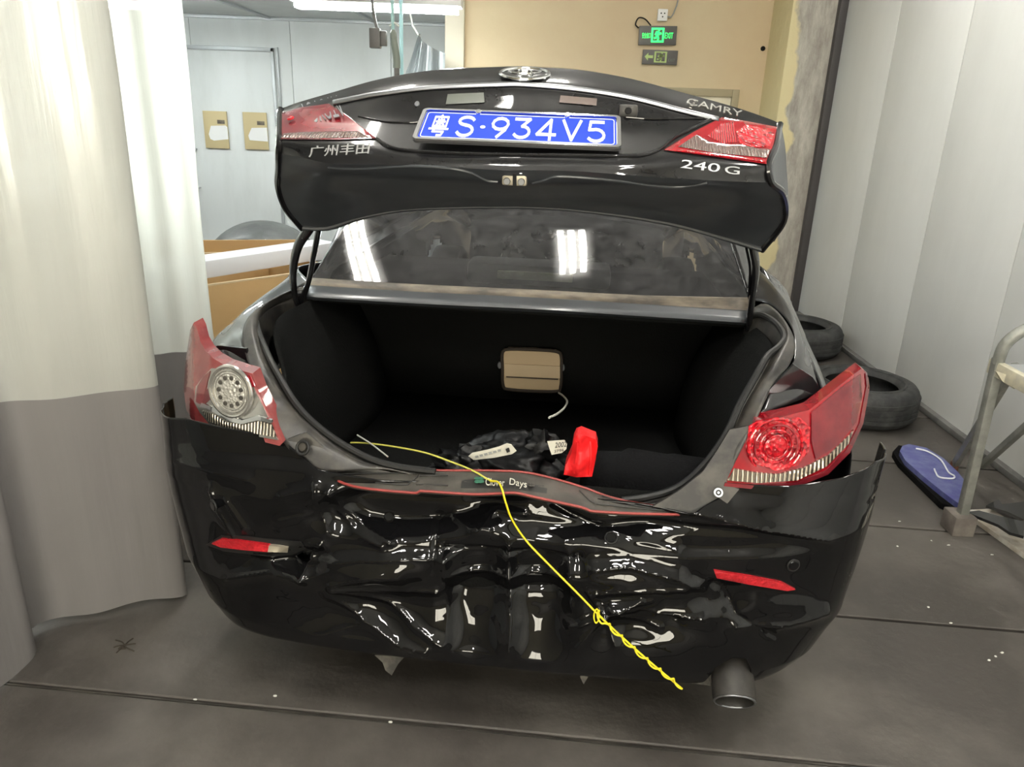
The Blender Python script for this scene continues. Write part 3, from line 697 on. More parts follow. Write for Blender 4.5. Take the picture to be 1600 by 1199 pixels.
# front edge of the opening, seal below the rear window
fr = [[(478, 448, .84), (650, 458, .86), (820, 466, .865), (1000, 477, .86), (1170, 488, .84)], [(478, 455, .80), (650, 465, .82), (820, 474, .825), (1000, 485, .82), (1170, 496, .80)],
      [(478, 464, .77), (650, 474, .79), (820, 483, .79), (1000, 493, .79), (1170, 504, .77)]]
rows = [L(r) for r in fr]; rows.append([p + Vector((0, .06, -.022)) for p in rows[-1]])
loft('opening_front_rail', rows, 40, 14, M['dusty'], car, .006, 35)
loft('window_seal', [L([(484, 436, .87), (650, 446, .885), (820, 454, .89), (1000, 463, .885), (1168, 466, .87)]), L([(482, 443, .852), (650, 453, .868), (820, 461, .872), (1000, 471, .868), (1170, 480, .852)]), L([(480, 449, .84), (650, 458.5, .858), (820, 467, .862), (1000, 478, .858), (1171, 489, .84)])], 40, 10, M['seal_strip'], car, .006)
# rear window and roof
gb = L([(484, 438, .868), (650, 448, .883), (820, 456, .888), (1000, 465, .883), (1170, 469, .868)])
gt = [Vector((x, 1.50 - .10 * (x / .56) ** 2, 1.42 - .02 * (x / .56) ** 2)) for x in (-.57, -.28, 0, .28, .57)]
gm = [a.lerp(b, .5) + Vector((0, -.006, .010)) for a, b in zip(gb, gt)]
g = loft('rear_window', [gb, gm, gt], 40, 24, M['tint'], car, 0, 60); g['label'] = 'dusty tinted rear window'
rows = [gt] + [[Vector((x * w / .57, y - (.06 if y < 2 else -.06) * (x / .57) ** 2, z - .05 * (x / .57) ** 4)) for x in (-.57, -.28, 0, .28, .57)] for y, z, w in ((1.62, 1.445, .58), (2.2, 1.47, .60), (2.75, 1.43, .59))]
loft('roof', rows, 24, 24, M['paint'], car, .01, 60)
rows2 = [rows[-1]] + [[Vector((x * w / .57, y - .12 * (x / .57) ** 2, z)) for x in (-.57, -.28, 0, .28, .57)] for y, z, w in ((3.1, 1.24, .68), (3.55, 1.02, .76))]
loft('windscreen', rows2, 20, 14, M['glass_dark'], car, .008, 60)
rows3 = [rows2[-1]] + [[Vector((x * w / .57, y - .2 * (x / .57) ** 2, z - .06 * (x / .57) ** 2)) for x in (-.57, -.28, 0, .28, .57)] for y, z, w in ((4.0, .95, .78), (4.45, .84, .78), (4.75, .70, .76), (4.83, .5, .78), (4.78, .25, .76))]
loft('front_end', rows3, 24, 30, M['paint'], car, .01, 60)
silL = [(327, 548, .42), (336, 528, .46), (367, 500, .58), (400, 476, .74), (430, 451, .90), (452, 432, 1.02), (466, 418, 1.12)]
silR = [(1284, 613, .40), (1268, 570, .50), (1255, 537, .60), (1244, 513, .70), (1212, 457, .92), (1190, 424, 1.10), (1178, 408, 1.18)]
for s_, sil, out in ((-1, silL, ouL), (1, silR, ouR)):
    a = cr(L(sil), 24)
    if s_ < 0: low = [(391, 580, .29), (384, 548, .36), (382, 520, .42), (390, 497, .50), (420, 473, .62), (455, 455, .75), (484, 440, .87)]
    else: low = [(1186, 650, .21), (1207, 605, .28), (1222, 586, .32), (1240, 560, .40), (1236, 513, .57), (1204, 478, .76), (1171, 470, .87)]
    b = cr(L(low), 24)
    mid = [p.lerp(q, .5) + Vector((s_ * .01, -.012, .012)) for p, q in zip(a, b)]
    o = loft('quarter_panel', [b, mid, a], 40, 14, M['paint'], car, .004, 60)
    # lower front lobe of the panel behind the lamp
    if s_ < 0: patch('quarter_lobe', [(327, 548), (340, 540), (385, 545), (392, 582), (352, 573), (333, 562)], lambda x, y: .33 + (380 - x) * .0012, M['paint'], car, .01, 6)
    else: patch('quarter_lobe', [(1186, 646), (1200, 612), (1240, 570), (1270, 590), (1285, 612), (1284, 628), (1264, 644), (1220, 655), (1184, 660)], lambda x, y: .235 + max(0, (x - 1186)) * .0014, M['paint'], car, .01, 6)
    # flank to the front wheel and beyond
    stn = []
    belt = [a[0], a[8], a[16], a[23]]
    for y_, (x_, z_) in ((None, (0, 0)),):
        pass
    xs = [(.40, .0), (.75, 0), (1.15, 0), (1.8, 0), (2.6, 0), (3.4, 0), (4.2, 0), (4.72, 0)]
    def sec(y):
        nar = 1 - .10 * max(0, (y - 3.6)) ** 2
        bx = float(np.interp(y, [.40, .75, 1.15, 4.2, 4.8], [.80, .80, .78, .78, .70])); bz = float(np.interp(y, [.4, .6, .95, 1.2, 3.5, 4.2, 4.75], [.94, .97, 1.02, 1.0, .98, .88, .68]))
        if y < 1.2:
            q = min(a, key=lambda p: abs(p.y - y)); bx, bz = abs(q.x), q.z
        return [Vector((s_ * x * nar, y, z)) for x, z in ((.80, .22), (.885, .34), (.905, .55), (.90, .76), (max(.87, bx + .03), bz - .10), (bx / nar if y >= 1.2 else bx / nar, bz))]
    rows = [sec(y) for y in (.36, .6, .8, 1.0, 1.15, 1.5, 2.2, 3.0, 3.6, 4.2, 4.75)]
    v = loft_verts(rows, 26, 150); f = grid_faces(26, 150)
    def ctr(t): return sum((v[i] for i in t), Vector()) / 4
    f = [t for t in f if min(math.hypot(ctr(t).y - yc, ctr(t).z - .32) for yc in (1.04, 3.815)) > .37]
    o = obj('body_side', v, f, M['paint'], car, True, 60); md = o.modifiers.new('thick', 'SOLIDIFY'); md.thickness = .006; md.offset = 0
    # cabin side: pillar and side glass
    bl = [Vector((s_ * .79, 1.15, 1.0)), Vector((s_ * .79, 1.9, .99)), Vector((s_ * .79, 2.7, .98)), Vector((s_ * .77, 3.55, 1.0))]
    rl = [Vector((s_ * .575, 1.42, 1.40)), Vector((s_ * .60, 1.95, 1.43)), Vector((s_ * .60, 2.4, 1.42)), Vector((s_ * .585, 2.72, 1.38))]
    loft('side_window', [bl, rl], 16, 6, M['glass_dark'], car, .008)
    cp = [gb[0 if s_ < 0 else -1], gm[0 if s_ < 0 else -1], gt[0 if s_ < 0 else -1]]
    loft('rear_pillar', [cp, [Vector((s_ * .745, 1.0, 1.045)), Vector((s_ * .69, 1.18, 1.23)), Vector((s_ * .60, 1.44, 1.40))], [Vector((s_ * .79, 1.15, 1.0)), Vector((s_ * .70, 1.30, 1.2)), Vector((s_ * .585, 1.48, 1.41))]], 14, 10, M['paint'], car, .006, 60)
# wheels
def wheel(c):
    w = empty('wheel', c, 0, car); V = []; F = []; seg = 40
    pr = [(.205, -.09), (.225, -.105), (.29, -.108), (.318, -.092), (.325, -.06), (.325, .06), (.318, .092), (.29, .108), (.225, .105), (.205, .09)]
    for k in range(seg):
        t = 2 * math.pi * k / seg
        for r, x in pr: V.append((x, math.cos(t) * r, math.sin(t) * r))
    n = len(pr)
    for k in range(seg):
        for q in range(n): F.append((k * n + q, k * n + (q + 1) % n, ((k + 1) % seg) * n + (q + 1) % n, ((k + 1) % seg) * n + q))
    obj('tyre', V, F, M['tyre'], w, fix=True); s = 1 if c[0] > 0 else -1
    disc('rim', (s * .03, 0, 0), (s, 0, 0), .205, M['alloy'], w, .03)
for c in ((-.80, 1.04, .325), (.80, 1.04, .325), (-.80, 3.815, .325), (.80, 3.815, .325)): wheel(c)

# ---- trunk compartment ------------------------------------------------------------------------
def quad(name, a, b, c, d, m, parent, nx=2, ny=2, th=.008):
    return loft(name, [[Vector(a), Vector(b)], [Vector(d), Vector(c)]], nx, ny, m, parent, th)
quad('trunk_floor', (-.72, .12, .55), (.72, .12, .55), (.72, 1.2, .55), (-.72, 1.2, .55), M['lining'], car)
for s_ in (-1, 1):
    loft('trunk_side_lining', [[(s_ * .56, .16, .54), (s_ * .58, .22, .54), (s_ * .56, .6, .54), (s_ * .52, .9, .54), (s_ * .56, 1.18, .54)], [(s_ * .56, .16, .75), (s_ * .58, .24, .75), (s_ * .62, .6, .8), (s_ * .56, .9, .78), (s_ * .60, 1.18, .75)], [(s_ * .56, .20, .82), (s_ * .60, .30, .90), (s_ * .70, .5, .99), (s_ * .70, .8, .99), (s_ * .68, 1.18, .98)]], 20, 10, M['lining'], car, .01)
quad('trunk_seat_back', (-.70, 1.15, .54), (.70, 1.15, .54), (.70, 1.12, 1.0), (-.70, 1.12, 1.0), M['lining'], car)
quad('trunk_roof_lining', (-.72, .80, .985), (.72, .80, .985), (.72, 1.18, .99), (-.72, 1.18, .99), M['lining'], car)
quad('trunk_rear_lining', (-.62, .135, .54), (.62, .135, .54), (.62, .15, .72), (-.62, .15, .72), M['lining'], car)
# ski hatch in the seat back
h = patch('ski_hatch', [(785, 556), (788, 549), (794, 546), (830, 547), (868, 550), (875, 554), (878, 562), (876, 602), (872, 610), (860, 611), (796, 608), (788, 604), (785, 596)], 1.10, M['beige'], car, .03, 6); h['label'] = 'beige ski hatch'
patch('hatch_slot', [(791, 588), (872, 592), (872, 594), (791, 590)], 1.094, M['hatch_dark'], h, .004, 4)
patch('hatch_step', [(789, 569), (875, 573), (875, 592), (789, 588)], lambda x, y: 1.094 - .006 * (y - 569) / 20, M['beige'], h, .01, 6)
tube('hatch_frame', L([(785, 575, 1.095), (785, 552, 1.095), (794, 546, 1.095), (830, 546.5, 1.095), (868, 549, 1.095), (877, 557, 1.095), (877, 580, 1.095), (876, 604, 1.095), (866, 612, 1.095), (796, 609, 1.095), (786, 601, 1.095), (785, 575, 1.095)]), .006, M['hatch_dark'], h, n=60)
for x_, y_ in ((781, 570), (879.5, 574)): disc('hatch_catch', U(x_, y_, 1.10), (0, -1, 0), .008, M['dullchrome'], h, .008, ry=.014)
# parcel shelf and high brake lamp behind the glass
quad('parcel_shelf', (-.66, .90, 1.0), (.66, .90, 1.0), (.62, 1.45, 1.02), (-.62, 1.45, 1.02), M['shelf'], car, 6, 6, .01)
bx = box('high_brake_lamp', (-.24, 1.06, 1.01), (.26, 1.2, 1.085), M['shelf_box'], car, .02)
box('brake_lamp_strip', (-.13, 1.045, 1.035), (.13, 1.065, 1.062), M['brake3'], bx, .003)
# scuff plate on the sill
top = [(500, 737, .14), (600, 736, .15), (700, 736, .155), (780, 736.5, .155), (820, 739, .155), (859, 747, .15), (910, 762, .14), (955, 778, .13), (1012, 790, .12), (1082, 798, .10)]
bot = [(507, 741, .105), (554, 761, .055), (647, 771, .045), (657, 768, .045), (735, 773, .045), (779, 772, .045), (805, 771, .045), (842, 779, .045), (910, 794, .045), (921, 799, .045), (983, 803, .05), (1063, 805, .075)]
tp = cr(L(top), 60); bp_ = cr(L(bot), 60)
md_ = [a.lerp(b, .5) + Vector((0, 0, .004)) for a, b in zip(tp, bp_)]
sc = loft('sill_guard', [bp_, md_, tp], 90, 12, M['scuff'], car, .006, 60); sc['label'] = 'dirty rubber sill guard with red edging'
sb = bvh_of(sc)
tube('red_edging', [p + Vector((0, -.002, .002)) for p in tp], .0028, M['red_trim'], sc, n=80, seg=6)
tube('red_edging', [p + Vector((0, -.002, .002)) for p in bp_], .0032, M['red_trim'], sc, n=80, seg=6)
on_patch('sill_recess', [(722, 747), (728, 743), (800, 744), (842, 750), (856, 757), (854, 771), (838, 769), (790, 763), (720, 763)], sb, M['scuff_dark'], sc, .0012, .001, 5)
def on_text(name, s, a, b, c, bv, m, parent, th=.002, off=.002):
    p0, n0 = onto(bv, *a, off); p1, n1 = onto(bv, *b, off); p2, n2 = onto(bv, *c, off)
    return text(name, s, p0, p1, p2, m, parent, th)
on_text('lettering', 'Clover', (759, 762), (789, 764), (759.3, 750.5), sb, M['sill_text'], sc, .0008, .006)
on_text('lettering', 'Days', (796, 764), (822, 769), (797, 751), sb, M['sill_text'], sc, .0008, .006)
for cx_, cy_, r_ in ((749, 753, 4.5), (830, 760, 2.8)):
    for k in range(4):
        a = math.pi / 4 + k * math.pi / 2
        p, n = onto(sb, cx_ + math.cos(a) * r_, cy_ + math.sin(a) * r_ * .8, .005); disc('clover_leaf', p, n, r_ * .0016, M['sill_green'] if r_ > 4 else M['scuff'], sc, .001, seg=12)
for q in ([(525, 742), (600, 741), (652, 742), (640, 756), (628, 759), (560, 752), (530, 745)], [(905, 768), (925, 786), (960, 792), (1040, 799), (985, 790), (940, 776)], [(656, 745), (700, 744)], [(650, 758), (700, 760)]):
    tube('sill_rib', [onto(sb, *p, .0025)[0] for p in q], .0018, M['scuff_dark'], sc, seg=6)
# side apron details
bvr = None
p = U(473, 700, .10); o = ring('apron_bolt_hole', p, (-.2, -1, .5), .016, .004, M['rubber'], car); disc('apron_bolt', p + Vector((0, .004, 0)), (-.2, -1, .5), .011, M['apron'], o, .006)
p = U(1122, 770, .085); o = disc('apron_nut', p, (.2, -1, .5), .011, M['plate_white'], car, .005); ring('nut_collar', p + Vector((0, -.004, .002)), (.2, -1, .5), .005, .002, M['rubber'], o)
patch('apron_corner', [(440, 690), (478, 676), (512, 705), (560, 728), (610, 738), (508, 742), (478, 726), (455, 710)], lambda x, y: .125 - .0004 * (y - 690) + .0002 * (x - 480), M['apron'], car, .006, 6)
patch('apron_corner', [(1140, 672), (1178, 664), (1160, 700), (1134, 757), (1155, 765), (1130, 795), (1085, 803), (1020, 792), (1060, 768), (1098, 738), (1122, 702)], lambda x, y: .165 - .0007 * (y - 672), M['apron'], car, .006, 6)

# ---- trunk lid ---------------------------------------------------------------------------------
S = [(439, 170, .43), (466, 160, .44), (521, 144, .45), (592, 124, .455), (675, 110, .46), (785, 104.5, .465), (820, 104.5, .465), (902, 109, .46), (985, 123, .455), (1068, 145, .45), (1150, 168, .44), (1205, 187, .435), (1219, 194, .43)]
C = [(437, 177, .415), (470, 170, .405), (521, 160, .39), (592, 146, .38), (675, 136, .375), (785, 131, .37), (820, 131, .37), (902, 138, .37), (985, 151, .375), (1068, 171, .38), (1128, 184, .39), (1195, 198, .405), (1217, 203, .41)]
Mi = [(436, 196, .335), (470, 196, .325), (530, 195, .315), (592, 190, .31), (675, 190, .315), (785, 190, .315), (820, 192, .315), (902, 194, .315), (985, 200, .315), (1060, 208, .315), (1130, 218, .32), (1190, 226, .33), (1212, 229, .335)]
Bo = [(436, 219, .262), (470, 221, .25), (530, 226, .23), (590, 233, .213), (675, 243, .20), (785, 246, .195), (820, 246, .195), (902, 247, .197), (985, 249, .203), (1060, 247, .22), (1130, 251, .24), (1185, 257, .255), (1200, 259, .262)]
Ee = [(435, 240, .27), (470, 246, .245), (520, 256, .215), (590, 257, .195), (675, 260, .18), (785, 266, .175), (820, 266, .175), (902, 268, .177), (985, 274, .185), (1060, 279, .205), (1130, 283, .23), (1185, 285, .25), (1205, 285, .27)]
lid = loft('trunk_lid', [L(S), L(C), L(Mi), L(Bo), L(Ee)], 120, 44, M['paint'], car, .0, 60); lid['label'] = 'raised black trunk lid'
I1 = [(435, 262, .33), (500, 272, .27), (600, 278, .24), (700, 284, .225), (820, 290, .22), (940, 290, .225), (1040, 292, .24), (1140, 298, .27), (1222, 300, .33)]
I2 = [(434, 292, .43), (500, 300, .41), (600, 303, .40), (700, 305, .395), (820, 306, .39), (940, 309, .395), (1040, 315, .40), (1140, 325, .41), (1228, 325, .43)]
I3 = [(446, 326, .50), (500, 335, .51), (600, 320, .52), (700, 314, .52), (820, 313, .52), (940, 318, .52), (1040, 331, .52), (1140, 352, .51), (1222, 352, .50)]
I4 = [(472, 358, .56), (512, 358, .58), (560, 343, .59), (620, 331, .60), (695, 326, .605), (820, 325, .61), (920, 332, .605), (1040, 350, .59), (1130, 374, .575), (1190, 392, .56)]
inner = loft('lid_inner_panel', [L(Ee), L(I1), L(I2), L(I3), L(I4)], 80, 40, M['dusty'], lid, .0, 60)
# outer deck skin (far side of the raised lid)
dk = [[p + Vector((0, .10, -.02)) for p in cr(L(S), 13)], [p + Vector((0, .11, .02)) for p in cr(L(I2), 13)]]
loft('lid_deck_skin', [L(S), dk[0], dk[1], [p + Vector((0, .035, .0)) for p in L(I4)], L(I4)], 60, 24, M['paint'], lid, .0, 60)
lb = bvh_of(lid); ib = bvh_of(inner)
# rolled side edges
for s_, e in ((-1, [S[0], C[0], Mi[0], Bo[0], Ee[0], I1[0], I2[0], I3[0], I4[0]]), (1, [S[-1], C[-1], Mi[-1], Bo[-1], Ee[-1], I1[-1], I2[-1], I3[-1], I4[-1]])):
    pts = L(e); tube('lid_hem', pts, .008, M['paint'], lid, n=60)
# right wing of the lid (side return)
a = L([(1219, 195, .43), (1214, 225, .34), (1203, 258, .27), (1206, 284, .275), (1218, 305, .35), (1226, 330, .44), (1215, 360, .52)])
b = L([(1221, 196, .46), (1227, 230, .46), (1229, 262, .47), (1231, 290, .50), (1231, 315, .53), (1228, 345, .56), (1210, 378, .58)])
loft('lid_side_return', [a, b], 30, 6, M['dusty'], lid, .004)
a = L([(437, 172, .43), (436, 200, .34), (436, 222, .27), (435, 245, .275), (434, 275, .36), (436, 305, .46), (455, 340, .53)])
b = [p + Vector((-.012, .10, -.01)) for p in a]
loft('lid_side_return', [b, a], 30, 6, M['paint'], lid, .004)
tube('lid_lower_bead', [p + Vector((0, -.004, .004)) for p in L(I4)], .007, M['dusty'], lid, n=60)
for q in ([(513, 262), (560, 264), (640, 260), (700, 263), (735, 270), (760, 282), (778, 284)], [(832, 286), (850, 282), (875, 276), (960, 282), (1020, 290), (1060, 292), (1105, 286)]):
    tube('pressed_bead', [onto(ib, x, y, .0)[0] for x, y in q], .004, M['dusty'], lid, n=40)
# latch
p = U(804, 276, .19)
lt = box('lid_latch', p + Vector((-.028, -.004, -.02)), p + Vector((.028, .03, .022)), M['bracket'], car, .006)
for dx in (-.016, .016): disc('latch_bolt', p + Vector((dx, -.004, -.010)), (0, -1, -.1), .008, M['dullchrome'], lt, .006, seg=12)
patch('latch_slot', [(801, 270), (807, 270), (807, 292), (801, 292)], .183, M['soot_hole_black'], lt, .004, 4)
for dx in (-.014, .014): disc('latch_bolt', p + Vector((dx, -.004, .012)), (0, -1, .1), .006, M['chrome'], lt, .004, seg=12)
# chrome garnish
cs = [(521, 162), (560, 154), (592, 148), (675, 138.5), (785, 133.5), (820, 133.5), (902, 140.5), (985, 154), (1068, 175), (1122, 188)]
def band(name, lst, w, bv, m, parent, off=.004, th=.006):
    up_ = [onto(bv, x, y - w, off)[0] for x, y in lst]; dn_ = [onto(bv, x, y + w, off)[0] for x, y in lst]
    mid = [(a + b) / 2 + Vector((0, -.003, .003)) for a, b in zip(up_, dn_)]
    return loft(name, [dn_, mid, up_], 80, 8, m, parent, th, 60)
band('chrome_garnish', cs, 3.6, lb, M['dullchrome'], lid)
tube('recess_edge', [onto(lb, x, y, .001)[0] for x, y in [(560, 182), (600, 190), (640, 192), (662, 190)]], .002, M['paint'], lid)
tube('recess_edge', [onto(lb, x, y, .002)[0] for x, y in [(589, 218), (612, 232), (660, 238), (720, 241), (800, 243), (900, 244), (970, 245), (1005, 243), (1030, 234), (1060, 212), (1110, 188)]], .004, M['paint'], lid, n=60)
tube('recess_edge', [onto(lb, x, y, .002)[0] for x, y in [(978, 184), (1020, 187), (1070, 186), (1100, 186)]], .002, M['paint'], lid)
# plate lamps, camera, lock
on_patch('plate_lamp', [(700, 147), (756, 144.5), (757, 160), (697, 163)], lb, mat('plate_lamp_lens', (0.11, 0.12, 0.105), .3, coat=.5), lid, .004, .01, 5)
on_patch('plate_lamp', [(876, 149), (933, 154), (932, 165), (874, 160)], lb, mat('plate_lamp_lens_pink', (0.12, 0.09, 0.08), .3, coat=.5), lid, .004, .01, 5)
p, n = onto(lb, 652, 164, .001); disc('lock_cylinder', p, n, .006, M['dullchrome'], lid, .004, ry=.008)
p, n = onto(lb, 981, 175, .004); o = box('reversing_camera', p + Vector((-.022, -.008, -.014)), p + Vector((.022, .02, .014)), M['apron'], car, .006)
disc('camera_lens', p + Vector((0, -.008, 0)), (0, -1, .2), .008, M['soot_hole_black'], o, .004, seg=14)
# number plate
q = [U(644, 223, .200), U(970, 237, .200), U(969, 187, .312), U(663, 175, .312)]
def PL(u, v, off=0.0):
    n = (q[1] - q[0]).cross(q[3] - q[0]).normalized()
    return (q[0] * (1 - u) + q[1] * u) * (1 - v) + (q[3] * (1 - u) + q[2] * u) * v + n * off
pn = (q[1] - q[0]).cross(q[3] - q[0]).normalized()
def rrect(x0, y0, x1, y1, rx, ry, k=5):
    P = []
    for cx_, cy_, a0 in ((x1 - rx, y0 + ry, -90), (x1 - rx, y1 - ry, 0), (x0 + rx, y1 - ry, 90), (x0 + rx, y0 + ry, 180)):
        for i in range(k + 1): a = math.radians(a0 + 90 * i / k); P.append((cx_ + rx * math.cos(a), cy_ + ry * math.sin(a)))
    return P
pl = extrude_uv('number_plate', rrect(0, 0, 1, 1, .03, .08), [tuple(range(24))], lambda u, v: PL(u, v), pn, .006, M['dullchrome'], car); pl['label'] = 'blue number plate in chrome frame'
extrude_uv('plate_sheet', rrect(.022, .07, .978, .93, .02, .06), [tuple(range(24))], lambda u, v: PL(u, v, .006), pn, .0015, M['plate_blue'], pl)
def frame_uv(x0, y0, x1, y1, rx, ry, wx, wy):
    A = rrect(x0, y0, x1, y1, rx, ry); B = rrect(x0 + wx, y0 + wy, x1 - wx, y1 - wy, rx * .7, ry * .7); n = len(A)
    return A + B, [(i, (i + 1) % n, n + (i + 1) % n, n + i) for i in range(n)]
uv, F = frame_uv(.030, .10, .970, .90, .02, .06, .004, .014)
extrude_uv('plate_border', uv, F, lambda u, v: PL(u, v, .0075), pn, .0008, M['plate_white'], pl)
uv, F = frame_uv(0, 0, 1, 1, .03, .08, .018, .055)
extrude_uv('plate_frame', uv, F, lambda u, v: PL(u, v, .006), pn, .005, M['chrome'], pl)
def glyph(strokes, x0, x1, y0=.17, y1=.80, w=.14):
    uv, F = stroke_faces(strokes, w)
    asp = 1.0
    extrude_uv('plate_character', uv, F, lambda u, v: PL(x0 + (x1 - x0) * u, y0 + (y1 - y0) * v, .0076), pn, .0014, M['plate_white'], pl)
def arc(cx_, cy_, rx, ry, a0, a1, k=12): return [(cx_ + rx * math.cos(math.radians(a0 + (a1 - a0) * i / k)), cy_ + ry * math.sin(math.radians(a0 + (a1 - a0) * i / k))) for i in range(k + 1)]
SH = [arc(.5, .76, .40, .20, 20, 270)[0:] + arc(.5, .28, .42, .26, 90, -155)]
NINE = [arc(.5, .68, .42, .28, 0, 360), [(.92, .66), (.80, .38), (.42, .02)]]
THREE = [[(.08, .96), (.88, .96), (.48, .60)] + arc(.48, .32, .42, .28, 80, -150)]
FOUR = [[(.72, .0), (.72, .98), (.06, .24), (.98, .24)]]
VEE = [[(.05, .98), (.5, .03), (.95, .98)]]
FIVE = [[(.86, .96), (.20, .96), (.14, .56)] + arc(.46, .30, .42, .29, 110, -145)]
YUE = [[(.16, .92), (.16, .46), (.84, .46), (.84, .92), (.16, .92)], [(.5, 1.0), (.42, .92)], [(.5, .86), (.5, .50)], [(.28, .69), (.72, .69)], [(.36, .80), (.42, .74)], [(.64, .80), (.58, .74)], [(.46, .66), (.32, .54)], [(.54, .66), (.68, .54)],
       [(.02, .34), (.98, .34)], [(.30, .34), (.24, .20), (.78, .20), (.72, .04), (.50, .03)]]
glyph(YUE, .062, .158, .14, .80, .085)
for gl, x0, x1 in ((SH, .195, .285), (NINE, .365, .455), (THREE, .475, .565), (FOUR, .59, .685), (VEE, .715, .81), (FIVE, .835, .93)): glyph(gl, x0, x1)
disc('plate_dot', PL(.325, .48, .0076), pn, .006, M['plate_white'], pl, .0014, seg=14)
for u, v in ((.285, .93), (.735, .93)): disc('plate_screw', PL(u, v, .008), pn, .0075, M['chrome'], pl, .006, seg=14)
# badges
on_text('model_badge', '240', (1062, 263), (1122, 270), (1065, 250.5), lb, M['badge'], lid, .003)
on_text('model_badge', 'G', (1131, 271), (1154, 273), (1132, 259.5), lb, M['badge'], lid, .003)
on_text('maker_badge', '广州丰田', (484, 246), (577, 241), (486, 229), lb, M['badge'], lid, .003)
on_text('model_badge', 'CAMRY', (1072, 165), (1158, 185.5), (1074, 155.5), lb, M['silver'], lid, .003)
on_text('maker_badge', 'TOYOTA', (467, 163), (526, 149), (467.5, 158.5), lb, M['dullchrome'], lid, .003, .0005)
# round emblem: three ellipses
p, n = onto(lb, 820, 117, .003); upv = (L([(820, 106, .462)])[0] - L([(820, 131, .37)])[0]).normalized()
em = ring('emblem', p, n, .058, .0045, M['chrome'], car, ry=.040, up=upv); em['label'] = 'chrome oval emblem'
upn = (upv - n * upv.dot(n)).normalized()
ring('emblem_oval', p + upn * .012, n, .038, .0035, M['chrome'], em, ry=.013, up=upv, seg=26)
ring('emblem_oval', p + upn * -.004, n, .016, .0035, M['chrome'], em, ry=.034, up=upv, seg=26)
disc('emblem_back', p - n * .003, n, .055, M['paint'], em, .002, ry=.037, up=upv)
# lid lamps
o = on_patch('lid_lamp', [(438, 178), (468, 168), (514, 162), (545, 182), (588, 216), (530, 218), (437, 217)], lb, M['red_dark'], car, .006, .012, 6); o['label'] = 'dusty dark red lamp on lid'
on_patch('lamp_lower_lens', [(445, 208), (500, 205), (560, 205), (578, 214), (500, 216), (441, 215)], lb, M['grey_rib'], o, .0075, .003, 5)
p, n = onto(lb, 456, 190, .008); disc('lamp_glint', p, n, .009, M['red_facet'], o, .003, seg=12)
on_patch('lid_lamp', [(1037, 234), (1085, 205), (1128, 183), (1170, 190), (1217, 199), (1207, 228), (1197, 256), (1120, 245)], lb, M['red_lens'], car, .006, .012, 6)
o = bpy.data.objects[-1] if False else [c for c in car.children if c.name.startswith('lid_lamp')][-1]; o['label'] = 'bright red lamp on lid'
on_patch('lamp_lower_lens', [(1059, 229), (1088, 210), (1110, 222), (1140, 226), (1160, 225), (1185, 232), (1203, 233), (1197, 246), (1120, 239)], lb, M['grey_rib'], o, .0085, .004, 5)
on_patch('lamp_facet', [(1105, 212), (1126, 193), (1146, 190), (1150, 222), (1128, 224)], lb, rib_mat('red_ribs', (0.6, 0.01, 0.02), (0.2, 0, .005), 60, 'X', metal=0), o, .008, .004, 5)
on_patch('lamp_facet', [(1150, 205), (1165, 195), (1195, 201), (1208, 208), (1202, 228), (1176, 230), (1155, 224)], lb, M['red_facet'], o, .009, .004, 5)
on_patch('lamp_lower_strip', [(1064, 233), (1120, 240), (1195, 250), (1194, 252.5), (1120, 243), (1056, 235)], lb, M['red_facet'], o, .009, .004, 4)
# hinge arms and struts
for pts, r_ in (([(484, 356, .57), (466, 384, .60), (458, 420, .66), (459, 452, .72), (464, 480, .76)], .016), ([(498, 358, .58), (490, 400, .63), (482, 440, .70), (470, 470, .76), (452, 500, .80)], .013),
                ([(1176, 384, .57), (1181, 415, .62), (1178, 450, .68), (1173, 482, .74), (1170, 515, .78)], .017), ([(1166, 386, .575), (1172, 420, .63), (1170, 460, .70)], .006)):
    tube('hinge_arm', L(pts), r_, M['paint'], car, n=30, seg=8, flat=.6)
# ---- exhaust
A = U(1148, 1098, .0)
dr = Vector((0, .89, .455))
Vt = []; Ft = []; seg = 32
ex = dr.cross(Vector((0, 0, 1))).normalized(); ez = ex.cross(dr)
rings = [(.0, .041), (.004, .046), (.012, .0475), (.05, .047), (.115, .046), (.15, .040), (.18, .034)]
inn = [(.0, .041), (.01, .036), (.08, .034)]
for lst in (rings, inn):
    st = len(Vt)
    for h_, r_ in lst:
        for k in range(seg):
            t = 2 * math.pi * k / seg; Vt.append(A + dr * h_ + ex * math.cos(t) * r_ * 1.12 + ez * math.sin(t) * r_ * .86)
    for j in range(len(lst) - 1):
        for k in range(seg): Ft.append((st + j * seg + k, st + j * seg + (k + 1) % seg, st + (j + 1) * seg + (k + 1) % seg, st + (j + 1) * seg + k))
ex_o = obj('exhaust_tip', Vt, Ft, M['exhaust'], car, True, 50, fix=False); ex_o['label'] = 'sooty oval exhaust tip'
disc('exhaust_bore', A + dr * .075, -dr, .034, M['soot_hole_black'], ex_o, .002)
ring('exhaust_lip', A + dr * .002, -dr, .049, .003, M['dullchrome'], ex_o, ry=.037, up=ez)
tube('exhaust_pipe', [A + dr * .15, A + dr * .18 + Vector((0, .06, .005)), (.58, .5, .33), (.45, .9, .3), (.3, 1.6, .26)], .03, M['exhaust'], car)
o = patch('tow_hook_bracket', [(1164, 1017), (1172, 1015), (1200, 1028), (1198, 1040), (1186, 1043), (1174, 1034)], .14, M['bracket'], car, .012, 4)
disc('bracket_hole', U(1189, 1036, .135), (0, -1, 0), .008, M['rubber'], o, .003, seg=12); ring('bracket_eye', U(1189, 1036, .135), (0, -1, 0), .011, .003, M['bracket'], o)

